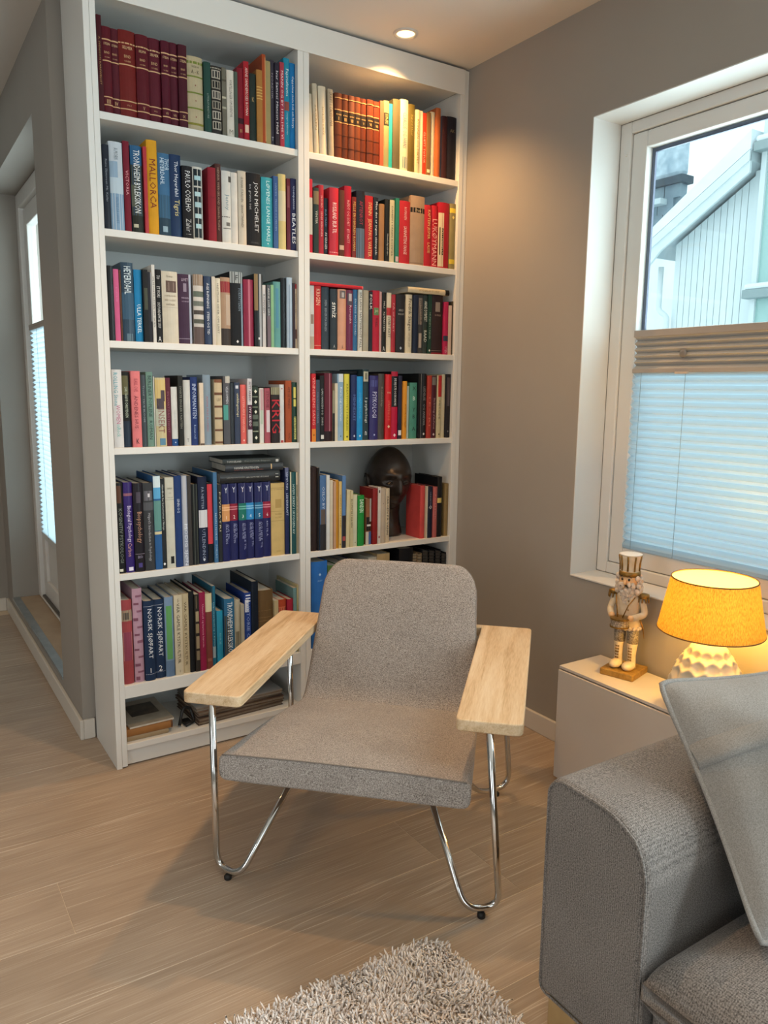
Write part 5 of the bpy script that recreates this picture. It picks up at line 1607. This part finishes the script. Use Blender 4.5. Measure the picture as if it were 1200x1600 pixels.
M_pile = mottled('rug_wool', 'f0e6de', 'fcf6f1', 14, .9)
pl = obj('rug_pile', pile(), M_pile, rg)
pl['kind'] = 'stuff'

# ------------------------------------------------------------------ low white cabinet under the window
cb = empty('low_cabinet', (1.28, -1.55, 0), 0, 'low white cabinet under the window behind the sofa', 'cabinet')
CX0, CX1, CY0, CY1, CZ = 1.176 - 1.28, 1.369 - 1.28, -2.30 + 1.55, -.79 + 1.55, .384
M_cab = mottled('cabinet_white', 'd2cbc3', 'cec7bf', 3, .28)
MB().box(CX0 + .018, CX1, CY0, CY1, 0.0, CZ - .010).build('body', M_cab, cb, bevel=.001)
MB().box(CX0 + .004, CX1, CY0, CY1, CZ - .009, CZ).build('top_panel', M_cab, cb, bevel=.001)
for a, b in ((CY0 + .001, (CY0 + CY1) / 2 - .0015), ((CY0 + CY1) / 2 + .0015, CY1)):
    MB().box(CX0, CX0 + .017, a, b, .012, CZ - .013).build('door', M_cab, cb, bevel=.0012)

# ------------------------------------------------------------------ sofa
so = empty('sofa', (.80, -2.2, 0), 0, 'grey woven-fabric sofa with rounded arm in the right foreground', 'sofa')
sx, sy = .80, -2.2
AX0, AX1 = .445 - sx, 1.135 - sx
armp = [(-1.705 - sy, .075), (-1.705 - sy, .525), (-1.470 - sy, .530), (-1.470 - sy, .075)]
armr = round_poly(armp, [.02, .125, .045, .02], 12)
arm1 = MB().prism(armr, AX0, AX1, 'x').build('arm', M_sofafab, so, 'auto', bevel=.014, seg=4, angle=50)
seam = [p for p in armr if p[1] > .10]
MB().tube([(AX0 + .0025, p[0] + (.004 if p[0] < -1.6 - sy else -.004), p[1] - (.004 if p[1] > .5 else 0)) for p in armr], .0028, 6, closed=True).build('arm_seam', M_sofafab, arm1, True)
# mirrored arm at the far side of the sofa (outside the picture)
armr2 = [(-4.4 - 2 * sy - p[0], p[1]) for p in armr]
MB().prism(list(reversed(armr2)), AX0, AX1, 'x').build('arm', M_sofafab, so, 'auto', bevel=.014, seg=4, angle=50)
MB().box(.47 - sx, AX1, -2.69 - sy, -1.71 - sy, .075, .20).build('seat_base', M_sofafab, so, bevel=.015, seg=3)


def soft_box(x0, x1, y0, y1, z0, z1, n=14, crown=.03, r=.05):
    """puffed cushion block"""
    def f(s):
        return 1 - abs(2 * s - 1) ** 4
    mb = MB()
    vs, fs = [], []
    for sgn in (1, -1):
        k0_ = len(vs)
        for i in range(n + 1):
            for j in range(n + 1):
                u, v = i / n, j / n
                cu, cv = (1 - math.cos(PI * u)) / 2, (1 - math.cos(PI * v)) / 2
                e = min(cu, 1 - cu) * (x1 - x0), min(cv, 1 - cv) * (y1 - y0)
                d = min(e[0] / r, 1), min(e[1] / r, 1)
                rr_ = math.sqrt(max(0, 1 - (1 - d[0]) ** 2)) * math.sqrt(max(0, 1 - (1 - d[1]) ** 2))
                hz = (z1 - z0) / 2 * (.25 + .75 * rr_) + crown * f(cu) * f(cv) * (1 if sgn > 0 else 0)
                vs.append((x0 + cu * (x1 - x0), y0 + cv * (y1 - y0), (z0 + z1) / 2 + sgn * hz))
        for i in range(n):
            for j in range(n):
                a = k0_ + i * (n + 1) + j
                q = (a, a + n + 1, a + n + 2, a + 1)
                fs.append(q if sgn > 0 else q[::-1])
    k1 = (n + 1) ** 2
    for i in range(n):
        for (a, b) in ((i * (n + 1), (i + 1) * (n + 1)), ((i + 1) * (n + 1) + n, i * (n + 1) + n), (i + 1, i), (n * (n + 1) + i, n * (n + 1) + i + 1)):
            fs.append((a, b, k1 + b, k1 + a))
    return mb.add(vs, fs)


soft_box(.440 - sx, .99 - sx, -2.69 - sy, -1.712 - sy, .185, .305, 20, .035, .05).build('seat_cushion', M_sofafab, so, True)
soft_box(.95 - sx, 1.13 - sx, -2.69 - sy, -1.712 - sy, .30, .58, 16, .0, .05).build('back_cushion', M_sofafab, so, True)
MB().box(1.06 - sx, AX1, -2.69 - sy, -1.71 - sy, .20, .50).build('back_frame', M_sofafab, so, bevel=.02, seg=3)
for fx_, fy_ in ((.475, -1.53), (.475, -2.87), (1.08, -1.53), (1.08, -2.87)):
    MB().box(fx_ - sx - .025, fx_ - sx + .025, fy_ - sy - .035, fy_ - sy + .035, 0, .075).build('foot', mottled('sofa_foot_wood', 'a98a5c', 'b99a6c', 20, .45), so, bevel=.003)

# ------------------------------------------------------------------ pillows on the sofa


def pillow(name, label, TL, TR, BL, BR, th, m, seed=0, pinch=.035, fold=False, wrinkle=.011):
    TL, TR, BL, BR = map(Vector, (TL, TR, BL, BR))
    c = (TL + TR + BL + BR) / 4
    t = empty(name, c, 0, label, 'pillow', 'pillows on the sofa')
    nrm = (TR - TL).cross(TL - BL).normalized()
    n = 28

    def surf(u, v, s, extra=0.0):
        # edges bow inwards between the corners
        du = pinch * (1 - (2 * v - 1) ** 2) * (1 - 2 * u)
        dv = pinch * (1 - (2 * u - 1) ** 2) * (1 - 2 * v)
        uu, vv = u + du, v + dv
        p = (BL * (1 - uu) + BR * uu) * (1 - vv) + (TL * (1 - uu) + TR * uu) * vv
        a = max(0, 1 - abs(2 * u - 1) ** 2.2) * max(0, 1 - abs(2 * v - 1) ** 2.2)
        hgt = th / 2 * a ** .55
        w_ = mnoise.noise(Vector((u * 5 + seed, v * 5, s * 3.1))) * wrinkle * a ** .3
        w_ += mnoise.noise(Vector((u * 2.2 + v * 3 + seed, v * 9 - u * 4, 4.7 * s))) * wrinkle * .8 * a ** .3
        if s < 0:
            hgt, w_ = hgt * .25, w_ * .3
        cor = .045 * (abs(2 * u - 1) * abs(2 * v - 1)) ** 8
        p = p + (c - p) * cor
        return p + nrm * (s * (hgt + w_) + extra) - c
    mb = MB()
    vs, fs = [], []
    for s in (1, -1):
        for i in range(n + 1):
            for j in range(n + 1):
                vs.append(surf(i / n, j / n, s))
    for k, s in ((0, 1), ((n + 1) ** 2, -1)):
        for i in range(n):
            for j in range(n):
                a = k + i * (n + 1) + j
                q = (a, a + n + 1, a + n + 2, a + 1)
                fs.append(q if s > 0 else q[::-1])
    mb.add(vs, fs).build('cover', m, t, True, subd=1)
    edge = [surf(i / n, 0, 1) for i in range(n)] + [surf(1, j / n, 1) for j in range(n)] + [surf(1 - i / n, 1, 1) for i in range(n)] + [surf(0, 1 - j / n, 1) for j in range(n)]
    MB().tube(edge, .0052, 8, closed=True).build('piping', m, t, True)
    if fold:
        # overlapping flap of the cover across the upper face
        mb = MB()
        vs, fs = [], []
        for i in range(n + 1):
            u = i / n
            v0 = .62 + .05 * math.sin(u * 2.2)
            vs += [surf(u, v0, 1, -.001), surf(u, v0 + .004, 1, .010), surf(u, v0 + .03, 1, .012), surf(u, v0 + .085, 1, .005), surf(u, v0 + .10, 1, -.001)]
        for i in range(n):
            for k in range(4):
                a = i * 5 + k
                fs.append((a, a + 5, a + 6, a + 1))
        mb.add(vs, fs).build('flap_fold', m, t, True)
    return t


pillow('sofa_pillow', 'grey linen pillow with piped edge leaning over the sofa arm', (.650, -1.540, .695), (1.05, -1.66, .700), (.565, -1.837, .352), (.97, -1.955, .36), .20, M_pillow, 2.3, fold=True)
pillow('sofa_pillow', 'dark charcoal pillow in front of the grey linen pillow at picture edge', (.722, -1.720, .735), (.90, -2.06, .755), (.66, -1.93, .37), (.85, -2.25, .37), .08, M_pillowdark, 7.7)

# ------------------------------------------------------------------ table lamp
LX, LY = 1.238, -1.263
lp = empty('table_lamp', (LX, LY, CZ), 0, 'lit table lamp with orange linen shade and dimpled cream base', 'lamp')


def lamp_base():
    seg, rings = 120, 46
    pr = []
    for i in range(rings + 1):
        t = i / rings
        z = .004 + .205 * t
        r = .100 * math.sin(PI * (.30 + .62 * t)) ** .9 if t < .97 else .030
        r = max(r, .028)
        pr.append((r, z))
    vs, fs = [], []
    rowz = [.022, .054, .086, .118, .148, .174]
    for i, (r, z) in enumerate(pr):
        for k in range(seg):
            a = 2 * PI * k / seg
            dmin = 9
            for q, zc in enumerate(rowz):
                nd = 12
                off = .5 if q % 2 else 0
                f = (a / (2 * PI) * nd + off) % 1 - .5
                dx = f * 2 * PI * max(r, .03) / nd
                dz = (z - zc) * 1.25
                rad = 2 * PI * max(r, .03) / nd * .56
                dmin = min(dmin, math.hypot(dx, dz) / rad)
            dent = .011 * max(0, 1 - dmin ** 2) * min(1, r / .07)
            rr_ = r - dent
            vs.append((rr_ * math.cos(a), rr_ * math.sin(a), z))
    for i in range(rings):
        for k in range(seg):
            q = (k + 1) % seg
            fs.append((i * seg + k, i * seg + q, (i + 1) * seg + q, (i + 1) * seg + k))
    fs.append(tuple(range(seg - 1, -1, -1)))
    fs.append(tuple(range(rings * seg, rings * seg + seg)))
    return MB().add(vs, fs)


lamp_base().build('lamp_base', mottled('lamp_ceramic', 'd8cdb2', 'e0d6bd', 12, .55), lp, True)
MB().lathe([(.012, .205), (.012, .245), (.016, .246), (.016, .275), (.010, .277)], 20).build('bulb_socket', mat('brass', 'a98a4a', .3, .9), lp, 'auto')
MB().ball((0, 0, .305), (.028, .028, .034), 20, 14).build('bulb', emission('bulb_glow', (1.0, .54, .09, 1), 230.0), lp, True)
M_shade = translucent_mat('lamp_shade_linen', 'd8b45c', 'fbe08a', .40, (480, 480, 85))
z0, z1, r0, r1 = .236, .376, .134, .107
shade = MB().lathe([(r0, z0), (r1, z1)], 72, cap=False).build('lamp_shade', M_shade, lp, True)
MB().lathe([(r0 - .0022, z0), (r1 - .0022, z1)], 72, cap=False).build('shade_lining', translucent_mat('shade_lining', 'f0e2b8', 'f3dca0', .45), shade, True)
for r, z in ((r0 - .001, z0), (r1 - .001, z1)):
    MB().tube([(r * math.cos(2 * PI * k / 72), r * math.sin(2 * PI * k / 72), z) for k in range(72)], .0019, 6, closed=True).build('shade_rim', mat('shade_rim', '6a4a22', .6), shade, True)
for k in range(3):
    a = 2 * PI * k / 3
    MB().tube([(.016 * math.cos(a), .016 * math.sin(a), .262), ((r0 - .008) * math.cos(a), (r0 - .008) * math.sin(a), .247)], .0012, 6).build('shade_spoke', mat('brass', 'a98a4a', .3, .9), lp, True)

# ------------------------------------------------------------------ nutcracker drummer figure
nk = empty('nutcracker', (1.300, -.942, CZ), math.radians(-74), 'cream and gold nutcracker drummer figurine on the low cabinet', 'figurine')
# local: faces -Y, x to its own left/right
M_cream = mottled('nut_cream', 'e0d3bc', 'cbb894', 40, .45)
M_gold = mottled('nut_gold', 'a8823c', '6e5222', 60, .38, .4, 150, metal=.55)
M_glit = mottled('nut_silver_glitter', 'bfb6a6', '54493a', 260, .4, .6, 500, metal=.3)
M_beard = mottled('nut_beard_fur', 'e3d7c8', 'c2b3a2', 90, .9, .8, 160)
M_flesh = mat('nut_face', 'e2b886', .5)
M_dark = mat('nut_dark', '2a2018', .5)
MB().box(-.053, .053, -.056, .056, 0, .020).build('plinth', mottled('nut_plinth_gold', 'b5914a', '8f6c30', 70, .5, .6, 140, metal=.3), nk, bevel=.003)
for s in (-1, 1):
    x = s * .0205
    bt = MB()
    bt.ball((x, -.017, .032), (.0185, .027, .0135), 16, 10)
    bt.lathe([(.0145, .022), (.0135, .035), (.0125, .06), (.0145, .085), (.0165, .098), (.0165, .1)], 18, x, .002)
    b_ = bt.build('boot', M_cream, nk, True)
    lc = MB()
    for q in range(5):
        z = .048 + q * .009
        lc.tube([(x - .006, -.0115, z), (x + .006, -.0125, z + .004)], .0011, 5).tube([(x + .006, -.0115, z), (x - .006, -.0125, z + .004)], .0011, 5)
    lc.build('laces', M_gold, b_)
    MB().lathe([(.0165, .099), (.0175, .12), (.0185, .148), (.018, .150)], 18, x, .003).build('trouser_leg', M_glit, nk, True)
    # arm: shoulder - elbow - hand at the drum
    arm = MB()
    arm.tube(fillet([(s * .040, .004, .244), (s * .054, .0, .205), (s * .050, -.012, .186), (s * .034, -.040, .188)], .014), [.0105] * 1 + [.0105] * 18 + [.009], 10) if False else \
        arm.tube(fillet([(s * .040, .004, .246), (s * .056, .0, .196), (s * .033, -.040, .190)], .016, 6), .0098, 10)
    arm.build('arm', M_cream, nk, True)
    MB().ball((s * .030, -.044, .190), (.0095, .0095, .009), 12, 8).build('hand', M_flesh, nk, True)
    ep = MB().lathe([(.015, -.006), (.0175, -.002), (.016, .006), (.006, .009)], 14, s * .046, .003)
    ep.v = [(p[0], p[1], p[2] + .252) for p in ep.v]
    for q in range(9):
        a = 2 * PI * q / 9
        ep.tube([(s * .046 + .0155 * math.cos(a), .003 + .0155 * math.sin(a), .249), (s * .046 + .0165 * math.cos(a), .003 + .0165 * math.sin(a), .234)], .0022, 5)
    ep.build('epaulette', M_gold, nk, True)
MB().lathe([(.037, .144), (.041, .150), (.038, .168), (.034, .180)], 24, 0, .004, True, 1, .78).build('coat_skirt', M_cream, nk, True)
MB().lathe([(.034, .178), (.032, .190), (.036, .222), (.038, .246), (.030, .258), (.016, .264)], 24, 0, .004, True, 1, .74).build('torso', M_cream, nk, True)
MB().lathe([(.0345, .176), (.0352, .180), (.0345, .186)], 24, 0, .004, True, 1, .76).build('belt', M_gold, nk, True)
hem = MB()
for q in range(18):
    a = 2 * PI * q / 18
    hem.ball((.040 * math.cos(a), .004 + .031 * math.sin(a), .150), .006, 8, 6)
hem.build('fur_hem', M_beard, nk, True)
sw = MB().tube([(.036, .004, .184), (.046, .012, .15), (.050, .016, .118)], [.003, .0025, .001], 6)
sw.build('sabre', M_gold, nk, True)
dm = MB().lathe([(.026, .160), (.0275, .163), (.0265, .166), (.0265, .182), (.0275, .185), (.026, .188)], 24, 0, -.052)
drm = dm.build('drum', M_glit, nk, 'auto')
MB().lathe([(.0285, .160), (.0285, .165)], 24, 0, -.052).build('drum_hoop', M_gold, drm, 'auto')
MB().lathe([(.0285, .184), (.0285, .189), (.02, .1895)], 24, 0, -.052).build('drum_hoop', M_gold, drm, 'auto')
MB().tube([(-.03, -.02, .25), (-.018, -.040, .225), (-.008, -.052, .19)], .0018, 6).tube([(.03, -.02, .25), (.018, -.040, .225), (.008, -.052, .19)], .0018, 6).build('drum_strap', M_gold, nk, True)
hd = MB().lathe([(.014, .262), (.026, .268), (.029, .284), (.029, .305), (.027, .314)], 24, 0, 0).build('head', M_flesh, nk, True)
MB().tube([(0, -.029, .299), (0, -.036, .290), (0, -.031, .286)], [.003, .0045, .003], 8).build('nose', M_flesh, hd, True)
ey = MB()
for s in (-1, 1):
    ey.ball((s * .0105, -.0275, .301), (.0038, .003, .0042), 10, 7)
ey.build('eyes', M_dark, hd, True)
br = MB()
for s in (-1, 1):
    br.tube([(s * .004, -.0295, .309), (s * .011, -.029, .312), (s * .017, -.025, .308)], .0016, 6)
    br.tube([(s * .002, -.033, .284), (s * .010, -.033, .281), (s * .020, -.028, .285)], [.003, .003, .001], 6)
br.build('moustache_and_brows', M_dark, hd, True)
random.seed(21)
bd = MB()
for q in range(60):
    a = random.uniform(-2.5, -.64)
    z = random.uniform(.222, .286)
    w_ = .030 * (1 - .45 * (.286 - z) / .064)
    bd.ball((w_ * 1.05 * math.cos(a), .002 + w_ * 1.15 * math.sin(a), z), (.006, .006, .009), 7, 5)
bd.build('beard', M_beard, nk, True)
hr = MB()
for q in range(70):
    a = random.choice([random.uniform(-.5, PI + .5)])
    z = random.uniform(.258, .312)
    hr.ball((.034 * math.cos(a), .002 + .031 * math.sin(a), z), (.0085, .0075, .009), 7, 5)
hr.build('hair', M_beard, nk, True)
bt_ = MB()
for q in range(3):
    bt_.ball((.012, -.025, .236 - q * .014), .0024, 8, 6)
bt_.build('buttons', M_gold, nk, True)
ht = MB().lathe([(.0305, .310), (.0305, .322), (.0275, .326), (.028, .345), (.0325, .372), (.0335, .375), (.0315, .3755), (.002, .3755)], 28)
hat = ht.build('hat', M_cream, nk, 'auto', angle=35)
hb = MB().lathe([(.0315, .309), (.032, .316), (.0315, .324)], 28)
for q in range(9):
    a = 2 * PI * q / 9
    hb.tube([(.0285 * math.cos(a), .0285 * math.sin(a), .326), (.0298 * math.cos(a), .0298 * math.sin(a), .35), (.0330 * math.cos(a), .0330 * math.sin(a), .371)], .0028, 6)
hb.build('hat_band', M_gold, hat, True)
MB().lathe([(.0333, .3735), (.034, .3752), (.030, .3764), (.002, .3764)], 28).build('hat_top', mat('nut_white', 'e8e4dc', .5), hat, True)

bpy.data.objects.remove(_fo)
bpy.context.view_layer.update()
